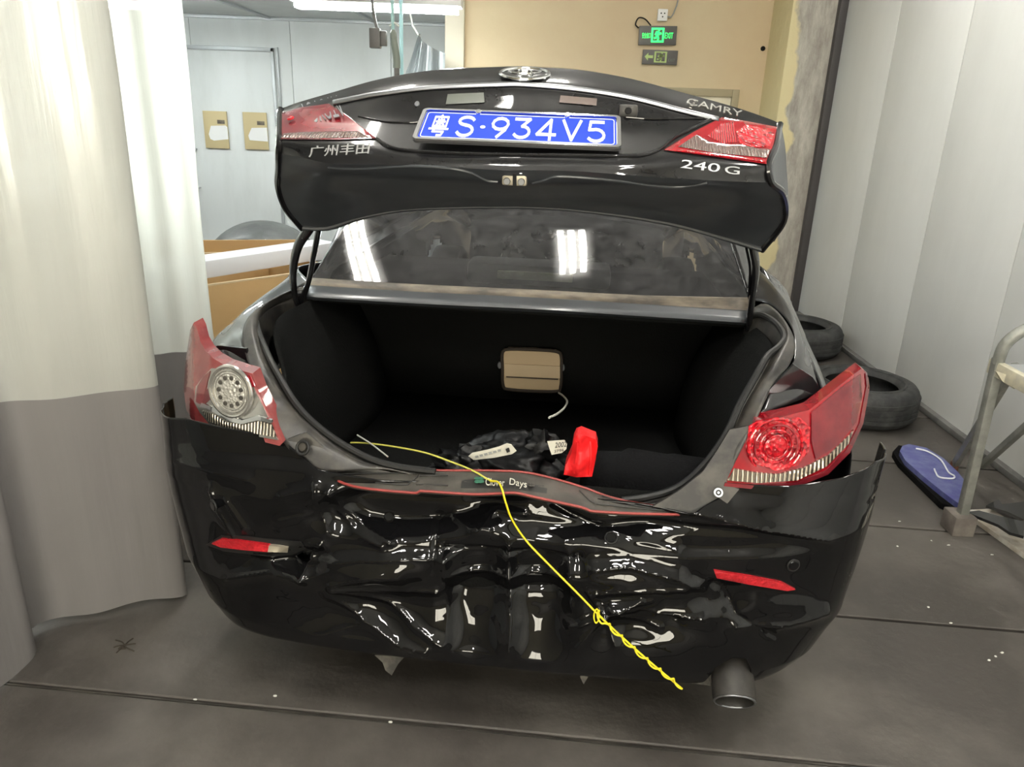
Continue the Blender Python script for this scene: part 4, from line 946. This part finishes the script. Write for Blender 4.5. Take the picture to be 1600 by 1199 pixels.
# ================================================================== THINGS IN THE TRUNK
def world_obj(local_obj):                      # things lying in the car are things of their own: same axes as the car, no parent
    local_obj.location = CAR; local_obj.rotation_euler = (0, 0, -PSI); return local_obj
def lump(name, c, rad, m, amp, freq, seed, sub=4, parent=None, sq=1.0):
    bm = bmesh.new(); bmesh.ops.create_icosphere(bm, subdivisions=sub, radius=1)
    for v in bm.verts:
        d = v.co.normalized(); k = 1 + amp * noise.fractal(d * freq + Vector((seed, 0, seed * .7)), .9, 2.1, 4)
        k -= amp * .8 * abs(noise.noise(d * freq * 1.7 + Vector((0, seed, 0))))
        v.co = Vector((d.x * rad[0] * k, d.y * rad[1] * k, max(-rad[2] * .75, d.z * rad[2] * k))) + Vector(c)
    me = bpy.data.meshes.new(name); bm.to_mesh(me); bm.free(); return link(name, me, m, parent, True, 60)
bag = world_obj(empty('plastic_bag')); tag(bag, 'black plastic bag with white stickers inside the open trunk', 'bag')
lump('bag_body', (.015, .40, .645), (.15, .13, .10), M['bag'], .20, 1.5, 3.3, 5, bag)
lump('bag_neck', (.085, .36, .72), (.05, .04, .05), M['bag'], .5, 3, 8.3, 3, bag)
lump('bag_fold', (-.10, .36, .64), (.12, .08, .07), M['bag'], .4, 3, 5.1, 4, bag)
o = patch('paper_strip', [(732, 713), (738, 708), (762, 703), (780, 698), (792, 693), (799, 695), (807, 705), (800, 710), (770, 716), (740, 719)], lambda x, y: .245 + .00025 * (800 - x), M['label'], bag, .002, 4)
patch('print_mark', [(790, 702), (795, 700), (797, 706), (792, 708)], .240, M['ink'], o, .001, 3)
for k in range(6): patch('print_mark', [(742 + 7 * k, 713 - 1.9 * k), (747 + 7 * k, 712 - 1.9 * k), (748 + 7 * k, 715 - 1.9 * k), (743 + 7 * k, 716 - 1.9 * k)], lambda x, y: .2425 + .00025 * (800 - x), M['shelf_box'], o, .001, 3)
o = patch('sticker', [(855, 690), (868, 689), (882, 688), (886, 694), (885, 702), (878, 708), (862, 711), (859, 703)], .24, M['label'], bag, .002, 4)
text('print_text', '2002', U(867, 700, .2385), U(885, 698, .2385), U(868, 692, .2385), M['ink'], o, .0006)
text('print_text', '3796', U(866, 708, .2385), U(881, 705, .2385), U(866, 704, .2385), M['ink'], o, .0006)
ry_ = lambda x, y: .235 + .010 * math.sin((x - 880) * .19) - .0002 * (y - 680) + .006 * math.sin(y * .15 + x * .1)
rc = world_obj(empty('red_cloth_bag')); tag(rc, 'bright red cloth pouch beside the black bag in the trunk', 'pouch')
patch('pouch_body', [(900, 681), (908, 678), (918, 682), (931, 687), (934, 698), (930, 722), (925, 745), (900, 746), (881, 742), (884, 728), (893, 708), (896, 690)], ry_, M['red_cloth'], rc, .05, 4)
for q in ([(902, 690), (901, 715), (897, 740)], [(922, 690), (923, 715), (920, 742)]): tube('cloth_fold', [U(x, y, ry_(x, y) - .001) for x, y in q], .003, M['red_cloth'], rc, n=12, seg=6)
ro = world_obj(empty('fabric_roll')); tag(ro, 'dark fabric roll lying at the right inside the open trunk', 'roll')
V, F = tube_geo([(.20, .36, .645), (.31, .36, .65), (.42, .35, .645), (.54, .34, .64)], [.070, .082, .086, .080], n=24, seg=24); obj('roll_body', V, F, M['fabric'], ro, fix=True)
ring('roll_end_seam', (.202, .36, .645), (-1, 0, 0), .066, .006, M['fabric'], ro)
wire = world_obj(empty('yellow_wire')); tag(wire, 'yellow wire hanging from the trunk over the crushed bumper', 'wire')
tube('wire_strand', L([(548, 692, .36), (575, 693, .34), (620, 699, .30), (665, 708, .25), (705, 722, .20), (728, 731, .170), (745, 739, .135), (760, 748, .098), (772, 753, .080)]), .0023, M['yellow_pale'], wire, n=60, seg=6)
tube('wire_strand', L([(766, 752, .086), (777, 753, .068), (784, 763, .035), (790, 785, .018), (800, 812, .02), (822, 845, .015), (860, 885, -.005), (900, 925, -.03), (932, 958, -.045), (960, 985, -.05), (1010, 1030, -.06), (1066, 1077, -.065)]), .0024, M['yellow'], wire, n=90, seg=6)
hx = cr(L([(930, 955, -.045), (960, 985, -.05), (1010, 1030, -.06), (1064, 1072, -.065)]), 70)
tw = []
for i, p in enumerate(hx):
    a = i * .62; r_ = .008 if i < 8 else .0045; tw.append(p + Vector((math.cos(a) * r_, -.003 + math.sin(a) * r_ * .5, math.sin(a) * r_)))
tube('twisted_strand', tw, .0022, M['yellow'], wire, n=200, seg=6)
ring('wire_loop', U(932, 963, -.05), (0.1, -1, .3), .006, .0022, M['yellow'], wire, ry=.016, seg=20)
o = world_obj(tube('pull_cord', L([(873, 614, 1.08), (880, 619, 1.0), (886, 627, .85), (882, 637, .7), (872, 646, .58), (858, 653, .5)]), .0035, M['cord'], None, n=40, seg=6)); tag(o, 'thin white cord dangling from the beige hatch', 'cord')
o = world_obj(tube('thin_stick', L([(558, 680, .36), (580, 694, .32), (606, 714, .26)]), .0022, M['cord'], None, n=12, seg=6)); tag(o, 'thin pale stick lying across the yellow wire in the trunk', 'stick')

# ================================================================== CURTAINS
M['vinyl'] = sheet_mat('milky_vinyl', (0.60, 0.60, 0.555), 0.03, 0.40, 0.25, (0.50, 0.50, 0.46), 0.25)
M['tarp'] = sheet_mat('grey_tarpaulin', (0.21, 0.198, 0.194), 0.0, 0.05, 0.45, (0.165, 0.156, 0.153), 0.15, 0.05)
def curtain(name, path, z0, zs, zt, label, ripple, seed, lean=0.0):
    e = empty(name, (path[0][0], path[0][1], 0)); tag(e, label, 'curtain')
    P = cr([Vector((a, b, 0)) for a, b in path], 120); o0 = Vector((path[0][0], path[0][1], 0))
    def sheet(nm, za, zb, nz_, m, bot=False):
        V = []
        for j in range(nz_):
            t = j / (nz_ - 1)
            for i, p in enumerate(P):
                d = (P[min(i + 1, 119)] - P[max(i - 1, 0)]).normalized(); n_ = Vector((-d.y, d.x, 0))
                zz0 = za + (.012 * math.sin(i * .13 + seed) + .006 * math.sin(i * .31) if bot else 0)
                z = zz0 + (zb - zz0) * t
                w = ripple * (math.sin(i * .16 + seed) + .6 * math.sin(i * .41 + seed * 2 + z * .7)) * (.6 + .25 * z) + .010 * noise.noise(Vector((i * .06, z * 1.6, seed)))
                V.append(p + n_ * w - o0 + Vector((lean * z, 0, z)))
        ob = obj(nm, V, grid_faces(120, nz_), m, e, True, 70); return ob
    sheet('lower_band', z0, zs, 24, M['tarp'], True)
    up_ = sheet('upper_sheet', zs, zt, 40, M['vinyl'])
    V = [];
    return e
curtain('vinyl_curtain', [(-2.3, 1.0), (-1.8, 1.30), (-1.47, 1.62), (-1.385, 1.845), (-1.45, 1.965), (-1.30, 2.06), (-1.10, 2.15), (-1.075, 2.19), (-1.12, 2.24)], .02, .765, 3.2, 'milky vinyl curtain with grey lower band bunched beside the bumper', .016, 1.0)
curtain('vinyl_curtain', [(-1.62, 2.42), (-1.5, 2.50), (-1.35, 2.62), (-1.2, 2.72), (-1.13, 2.80), (-1.2, 2.86)], .02, .70, 3.2, 'milky vinyl curtain hanging behind the bunched one, next to the cardboard', .010, 4.0)

# ================================================================== RIGHT SIDE OF THE ROOM
def tyre_flat(loc, rz, label):
    e = empty('tyre', loc, rz); tag(e, label, 'tyre'); seg = 56
    def rev(nm, pr, m, closed=False):
        V = []; F = []; n = len(pr)
        for k in range(seg):
            t = 2 * math.pi * k / seg
            for r, z in pr: V.append((math.cos(t) * r, math.sin(t) * r, z))
        for k in range(seg):
            for q in range(n if closed else n - 1): F.append((k * n + q, k * n + (q + 1) % n, ((k + 1) % seg) * n + (q + 1) % n, ((k + 1) % seg) * n + q))
        return obj(nm, V, F, m, e, True, 50, fix=True)
    rev('carcass', [(.195, .035), (.21, .01), (.25, .0), (.285, .012), (.300, .03), (.308, .05), (.308, .16), (.300, .18), (.285, .198), (.25, .21), (.21, .2), (.195, .175), (.20, .168), (.27, .16), (.285, .105), (.27, .05), (.20, .042)], M['tyre'], True)
    for z in (.055, .085, .115, .145): rev('tread_rib', [(.306, z - .011), (.313, z - .009), (.3135, z + .009), (.306, z + .011)], M['tyre'])
    rev('sidewall_bead', [(.218, .205), (.222, .2125), (.230, .2125), (.234, .207)], M['tyre'])
    return e
tyre_flat((1.99, 4.14, .0), .3, 'worn tyre lying flat beside the white wall, nearer the blue pad')
tyre_flat((2.04, 5.36, .0), 1.1, 'worn tyre lying flat by the foot of the concrete column')

def floor_patch(name, outline, z, m, parent, th, step=5):
    V, F = patch_geo(outline, lambda x, y: Wp(x, y, z=z(x, y) if callable(z) else z), th, step, False, Vector((0, 0, -1)))
    return obj(name, V, F, m, parent, True, 40)
pad = empty('oblong_pad'); tag(pad, 'blue oblong pad with dark sole lying beside the metal stand', 'pad')
floor_patch('pad_sole', [(1395, 706), (1404, 696), (1440, 700), (1470, 722), (1510, 755), (1512, 790), (1497, 797), (1470, 785), (1440, 756), (1405, 722)], .030, M['fabric'], pad, .03)
floor_patch('pad_top', [(1406, 705), (1410, 697), (1420, 694), (1448, 700), (1474, 716), (1497, 738), (1512, 757), (1512, 789), (1499, 788), (1472, 768), (1440, 742), (1415, 720)], .055, mat('blue_vinyl', (0.075, 0.08, 0.25), .5, col2=(0.13, 0.15, 0.31), nscale=20), pad, .025)
tube('white_cord', [Wp(x, y, z=.06) for x, y in ((1431, 701), (1450, 706), (1470, 719), (1482, 738), (1491, 744), (1488, 748), (1468, 746), (1462, 738), (1460, 733))], .004, M['plate_white'], pad, n=50, seg=6)

st = empty('metal_stand', (1.88, 2.82, 0)); tag(st, 'worn steel work stand with taped tray edge by the white wall', 'stand')
stm = mat('worn_galvanised_steel', (0.23, 0.235, 0.215), .45, .4, col2=(0.34, 0.34, 0.31), nscale=12)
tape = mat('masking_tape_paper', (0.62, 0.58, 0.44), .7, col2=(0.5, 0.47, 0.38), nscale=25)
def beam(name, a, b, w, m, parent, d=None):
    a, b = Vector(a), Vector(b); z = (b - a); ln = z.length; z.normalize(); x = Vector((0, 1, 0)).cross(z).normalized(); y = z.cross(x)
    mt = Matrix((x, y, z)).transposed().to_4x4(); mt.translation = a
    return box(name, (-w / 2, -(d or w) / 2, 0), (w / 2, (d or w) / 2, ln), m, parent, min(w, d or w) * .15, mt)
beam('leg', (.0, .0, .0), (-.035, -.02, .76), .036, stm, st)
beam('leg', (.43, .0, .0), (.44, -.02, .76), .036, stm, st)
beam('leg', (.0, -.52, .0), (-.03, -.46, .72), .036, stm, st)
beam('leg', (.43, -.52, .0), (.44, -.46, .72), .036, stm, st)
beam('brace', (.27, .56, .04), (.12, .10, .70), .028, stm, st); beam('brace', (.40, .56, .04), (.42, .10, .70), .028, stm, st)
tube('brace_hinge', [(.27, .56, .0), (.27, .56, .06)], .02, mat('rusty_hinge', (0.16, 0.07, 0.05), .7), st, smooth=False)
tube('top_rail', [(-.035, -.02, .74), (-.03, -.03, .82), (.02, -.04, .88), (.10, -.05, .905), (.30, -.05, .905), (.42, -.04, .86), (.44, -.02, .74)], .022, stm, st, n=40, seg=12)
tray = box('tray', (-.03, -.50, .71), (.46, .0, .735), M['grey_trim'], st, .006)
box('taped_edge', (-.045, -.51, .690), (.47, -.48, .748), tape, tray, .006); box('taped_edge', (-.045, -.49, .690), (-.015, .02, .748), tape, tray, .006)
patch('tray_gusset', [(1556, 580), (1590, 592), (1600, 600), (1600, 606), (1584, 608), (1566, 596)], 2.72, tape, st, .01, 5, world=True)
for c in [o for o in st.children if o.name.startswith('tray_gusset')]: c.location = (-1.88, -2.82, 0)
box('foot_block', (-.055, -.05, .0), (.035, .05, .085), mat('grey_wood_block', (0.11, 0.095, 0.085), .8, col2=(0.18, 0.16, 0.14), nscale=10), st, .006)
tube('clamp', [(.28, -.26, .735), (.28, -.26, .80), (.33, -.26, .83)], .025, M['rubber'], st)

pk = box('wooden_plank', (-.07, -.42, .0), (.07, .38, .022), mat('paint_spattered_plank', (0.42, 0.37, 0.30), .8, col2=(0.62, 0.6, 0.55), nscale=18), None, .003)
pk.location = (2.10, 2.60, .0); pk.rotation_euler = (0, 0, math.radians(9)); tag(pk, 'paint-spattered pale plank on the floor at the foot of the stand', 'plank')
sb_ = mat('black_broken_trim', (0.012, 0.012, 0.013), .25, coat=.6)
s1 = floor_patch('broken_trim', [(1510, 800), (1530, 798), (1560, 806), (1600, 815), (1600, 838), (1578, 832), (1560, 820), (1530, 808)], lambda x, y: .085 + (x - 1510) * .0002, sb_, None, .012); tag(s1, 'long black plastic trim shard lying across the plank', 'trim shard')
s2 = floor_patch('broken_trim', [(1541, 790), (1560, 780), (1566, 788), (1600, 784), (1600, 812), (1575, 800)], lambda x, y: .055, sb_, None, .012); tag(s2, 'wide black plastic trim fragment beside the plank, under the stand', 'trim shard')
dm = mat('white_paint_flake', (0.6, 0.6, 0.56), .7)
for x_, y_ in ((1405, 816), (1450, 950), (1555, 1027), (1565, 1021), (1545, 1033), (1455, 846), (1482, 853), (1550, 868), (1402, 855), (1485, 975), (430, 1089), (305, 1095), (610, 1130)):
    p = Wp(x_, y_, z=0.0); o = lump('paint_flake', (0, 0, .003), (.004 + random.random() * .004, .004, .003), dm, .5, 2, x_ * .1, 1); o.location = p
    tag(o, 'tiny white paint flake on the concrete floor', 'flake', 'paint flakes on the floor')
lf = empty('dried_leaf', Wp(195, 1010, z=.0)); tag(lf, 'crumpled brown leaf on the floor near the grey curtain band', 'leaf')
for a in range(6):
    t = a * 1.05 + .3; tube('leaf_vein', [(0, 0, .004), (math.cos(t) * .02, math.sin(t) * .02, .004), (math.cos(t) * (.03 + .012 * (a % 3)), math.sin(t) * .035, .002)], .002, mat('dry_leaf_brown', (0.035, 0.028, 0.02), .9) if a == 0 else bpy.data.materials['dry_leaf_brown'], lf, seg=5)
lump('leaf_curl', (.0, -.012, .003), (.014, .008, .004), bpy.data.materials['dry_leaf_brown'], .6, 3, 2, 2, lf)

# ================================================================== BACK OF THE ROOM
gm_ = mat('sign_grey', (0.085, 0.08, 0.075), .4)
green = mat('lit_green', (0.03, 1.0, 0.16), .5, emit=1.6); glow = mat('photoluminescent_green', (0.45, 0.58, 0.22), .6)
MAN = [[(.56, .80), (.48, .55), (.60, .30), (.52, .05)], [(.48, .55), (.34, .34), (.18, .30)], [(.56, .76), (.36, .74), (.26, .58)], [(.56, .76), (.72, .62), (.84, .66)], [(.62, .92), (.66, .92)]]
def sign(name, c, w, h, label, m, lit, tilt):
    e = empty(name, c); e.rotation_euler = (0, tilt, 0); tag(e, label, 'exit sign')
    box('sign_body', (-w / 2, -.03, -h / 2), (w / 2, -.0, h / 2), gm_, e, .003)
    yv = -.031
    def fnm(x0, x1, z0, z1): return lambda u, v: Vector((x0 + (x1 - x0) * u, yv, z0 + (z1 - z0) * v))
    n_ = Vector((0, -1, 0))
    uv, F = frame_uv(0, 0, 1, 1, .02, .02, .14, .12); x0 = -.055 if lit else -.05
    extrude_uv('sign_door', uv, F, fnm(x0, x0 + .105, -h * .36, h * .40), n_, .002, m, e)
    uv, F = stroke_faces(MAN, .16); extrude_uv('sign_running_figure', uv, F, fnm(x0 + .015, x0 + .09, -h * .34, h * .34), n_, .003, m, e)
    if lit:
        text('sign_text', 'EXIT', (.058, yv, -.022), (.125, yv, -.022), (.058, yv, .022), m, e, .002)
        text('sign_text', '安全出口', (-.13, yv, -.022), (-.062, yv, -.022), (-.13, yv, .022), m, e, .002)
    else:
        uv = [(0, .5), (.42, 1), (.42, .68), (1, .68), (1, .32), (.42, .32), (.42, 0)]
        extrude_uv('sign_arrow', uv, [(0, 6, 2, 1), (6, 5, 4, 3, 2)], fnm(-.13, -.06, -.028, .032), n_, .002, m, e)
        text('sign_text', 'EXIT', (.07, yv, -.03), (.125, yv, -.03), (.07, yv, -.008), mat('sign_faint_text', (0.2, 0.22, 0.2), .6), e, .001)
    return e
sign('exit_sign', Wp(1027, 56, y=6.99), .31, .145, 'lit green running-man exit sign on the cream wall', green, True, math.radians(-1.5))
sign('direction_sign', Wp(1030.5, 90, y=6.99), .29, .112, 'unlit arrow escape sign below the lit green exit sign', glow, False, 0)
jb = empty('junction_box', Wp(1034.5, 24, y=6.99)); tag(jb, 'small white socket box above the green exit sign', 'junction box')
box('box_body', (-.04, -.035, -.045), (.04, 0, .045), M['lamp_white'], jb, .005)
for dx, dz in ((-.014, .012), (.014, .012), (0, -.014)): disc('socket_hole', (dx, -.035, dz), (0, -1, 0), .006, M['rubber'], jb, .001, seg=10)
tube('supply_cable', [(.04, -.02, -.01), (.075, -.02, -.012), (.10, -.02, .05), (.115, -.02, .12), (.10, -.02, .30), (.1, -.01, .9)], .006, M['shelf_box'], jb)
o = tube('sign_cable', [Wp(998, 44, y=6.97), Wp(993, 38, y=6.97), Wp(998, 28, y=6.97), Wp(1008, 30, y=6.97), Wp(1017, 40, y=6.97)], .006, M['rubber'], None, n=30, seg=6); tag(o, 'thin dark cable looping out of the lit exit sign', 'cable')
p = Wp(1192, 76, y=6.995); o = disc('wall_plug', p, (0, -1, 0), .02, M['soot_hole_black'], None, .006, seg=12); tag(o, 'small black plug stuck in the cream wall near the column', 'wall plug')

def notice(px_, py_, label, seed):
    p = Wp(px_, py_, y=7.955); e = empty('notice_board', p); e.scale = (.73, 1, .73); tag(e, label, 'notice')
    box('card', (-.16, .005, -.24), (.16, .025, .24), mat('tan_card', (0.50, 0.41, 0.23), .7) if seed == 0 else bpy.data.materials['tan_card'], e, .003)
    uv = [(.0, .4), (.06, .1), (.25, 0), (1, .12), (1, .9), (.9, 1), (.15, .95)] if seed == 0 else [(0, .4), (.05, .1), (1, .05), (1, .95), (.2, .9)]
    extrude_uv('white_paper', uv, [tuple(range(len(uv)))], lambda u, v: Vector((-.10 + .26 * u, .004, -.14 + .20 * v)), Vector((0, -1, 0)), .004, M['lamp_white'], e)
    box('printed_line', (.03, .001, .08), (.13, .004, .13), M['seal_strip'], e)
notice(337, 203, 'tan notice with a white paper, on the booth door away from the conduit', 0); notice(399, 205, 'tan notice with a white paper, next to the conduit box', 1)
cb = empty('conduit', (-2.37, 8.0, .44)); cb.scale = (.73, 1, .73); tag(cb, 'white conduit with small switch box beside the booth door', 'conduit')
box('conduit_pipe', (-.014, -.025, 1.15), (.014, 0, 2.2), M['grey_trim'], cb, .004); box('switch_box', (-.06, -.05, 1.0), (.06, 0, 1.15), M['lamp_white'], cb, .008)

cbm = mat('brown_cardboard', (0.44, 0.28, 0.12), .75, col2=(0.48, 0.32, 0.15), nscale=3); cbe = mat('cardboard_edge', (0.55, 0.42, 0.26), .8)
def carton(name, A, Bp, depth, top, label):
    A = Vector(A); Bp = Vector(Bp); d = (Bp - A); ln = d.length; ang = math.atan2(d.y, d.x)
    e = empty(name, (A.x, A.y, 0), ang); tag(e, label, 'box'); t = .012
    for nm, lo, hi in (('side_panel', (0, 0, 0), (ln, t, top)), ('side_panel', (0, depth - t, 0), (ln, depth, top)), ('end_panel', (0, t, 0), (t, depth - t, top)), ('end_panel', (ln - t, t, 0), (ln, depth - t, top)), ('bottom_panel', (t, t, 0), (ln - t, depth - t, t))):
        box(nm, lo, hi, cbm, e, .003)
    box('edge_strip', (0, -.001, top - .006), (ln, t + .001, top + .002), cbe, e)
    return e
carton('cardboard_box', (-1.75, 3.35), (-.98, 4.15), .75, .735, 'large open brown cardboard box between the curtain and the car')
c2 = carton('cardboard_box', (-2.6, 4.75), (-1.45, 5.05), .5, .64, 'low brown cardboard box behind the white board, below the wrapped bumper')
wbd = beam('white_board', (-1.82, 3.47, .785), (-1.10, 4.45, .785), .09, mat('white_laminate', (0.72, 0.74, 0.78), .35), None, .16); tag(wbd, 'white board lying across the open cardboard box', 'board')
dome = empty('wrapped_bumper', (-2.06, 6.2, 0)); dome.scale = (1.15, 1, 1.0); tag(dome, 'grey bumper wrapped in clear plastic standing behind the boxes', 'car part')
dmm = mat('grey_wrapped_plastic', (0.045, 0.047, 0.045), .6, coat=.1, coat_rough=.3, col2=(0.09, 0.093, 0.09), nscale=4, bump=.6, bscale=7)
rows = []
for k in range(9):
    t = -1 + 2 * k / 8
    rows.append([Vector((.34 * math.cos(a) * (1 - .12 * t * t), t * .3, .34 + .30 * math.sin(a) * math.sqrt(max(0.05, 1 - .55 * t * t)) if 0 < a < math.pi else .02)) for a in [math.pi * q / 10 for q in range(11)]])
loft('bumper_shell', rows, 40, 24, dmm, dome, .02, 60)
for a, b in (((.10, -.29, .56), (.20, -.30, .38)), ((.13, -.28, .55), (.16, -.30, .38)), ((.16, -.27, .54), (.26, -.28, .38))): tube('plastic_fold', [a, ((a[0] + b[0]) / 2 + .03, a[1] - .015, (a[2] + b[2]) / 2), b], .012, mat('clear_wrap', (0.5, 0.53, 0.5), .15, coat=1.0) if a[0] == .10 else bpy.data.materials['clear_wrap'], dome, seg=6)
box('bumper_rest', (-.28, -.2, 0), (.28, .2, .36), dmm, dome, .02)
rk = empty('wrapped_hood', (-3.0, 3.0, 0)); tag(rk, 'silver plastic-wrapped car panel seen dimly through the vinyl curtain', 'car part')
loft('panel_shell', [[Vector((-.7, -.3, .5)), Vector((-.3, -.34, .98)), Vector((.3, -.34, .98)), Vector((.7, -.3, .5))], [Vector((-.72, .1, .52)), Vector((-.3, .1, 1.12)), Vector((.3, .1, 1.12)), Vector((.72, .1, .52))], [Vector((-.7, .4, .5)), Vector((-.3, .42, 1.0)), Vector((.3, .42, 1.0)), Vector((.7, .4, .5))]], 20, 12, dmm, rk, .02)
for x_ in (-.6, .6): beam('rack_leg', (x_, .05, 0), (x_, .05, .62), .05, stm, rk)

# hanging cables and drape by the booth corner
yb = 5.45
hc = empty('hanging_socket', Wp(590, 60, y=yb)); tag(hc, 'grey socket block hanging on a black cable before the booth', 'socket')
box('socket_block', (-.05, -.03, -.06), (.02, .03, .06), gm_, hc, .006); box('socket_plug', (.02, -.025, -.045), (.06, .025, .045), gm_, hc, .006)
tube('cable', [(.0, 0, .05), (-.02, 0, .14), (-.03, 0, .3), (-.03, 0, 1.2)], .01, gm_, hc)
ag = empty('air_gun', Wp(617, 78, y=yb)); tag(ag, 'grey air hose coupling hanging upright beside the socket block', 'tool')
tube('handle', [(.01, 0, -.11), (.01, 0, -.05), (-.005, 0, .06), (-.01, 0, .12)], [.024, .024, .022, .012], mat('olive_grey_tool', (0.17, 0.19, 0.16), .5), ag, n=14, seg=10)
tube('nozzle', [(.01, 0, -.16), (.01, 0, -.11)], .018, gm_, ag, smooth=False); tube('knot', [(-.03, 0, .14), (0, 0, .16), (.03, 0, .14)], .007, M['cord'], ag)
tube('air_hose', [(-.01, 0, .12), (-.012, 0, .3), (-.012, 0, 1.2)], .011, mat('teal_hose', (0.30, 0.48, 0.47), .4), ag)
p = Wp(627, 60, y=yb + .12); o = tube('cyan_hose', [(p.x, p.y, 1.2), (p.x, p.y, p.z), (p.x + .005, p.y, 3.3)], .013, mat('cyan_hose_plastic', (0.42, 0.68, 0.72), .35), None, seg=8); tag(o, 'pale cyan straight hose hanging beside the drape', 'hose')
dr_ = empty('plastic_drape', (-.82, 6.7, 0)); tag(dr_, 'translucent grey plastic sheet hanging by the booth corner post', 'drape')
pm = sheet_mat('grey_plastic_sheet', (0.30, 0.33, 0.34), .03, .25, .3, (0.46, 0.49, 0.50), .4, .12)
V = []; nu, nv = 60, 40
for j in range(nv):
    z = .3 + (2.12 - .3) * j / (nv - 1)
    for i in range(nu):
        u = i / (nu - 1); g_ = 1 - .55 * max(0, (z - 1.5) / .62) * (1 - u)
        V.append((-.27 + .46 * (u * g_ + (1 - g_)) , .05 * math.sin(u * 22 + z) + .03 * math.sin(u * 41), z - .16 * u * max(0, (z - 1.2))))
obj('sheet', V, grid_faces(nu, nv), pm, dr_, True, 70)
tube('hanging_rope', [(-.02, 0, 2.09), (-.10, 0, 2.3), (-.2, 0, 3.35)], .008, M['cord'], dr_)
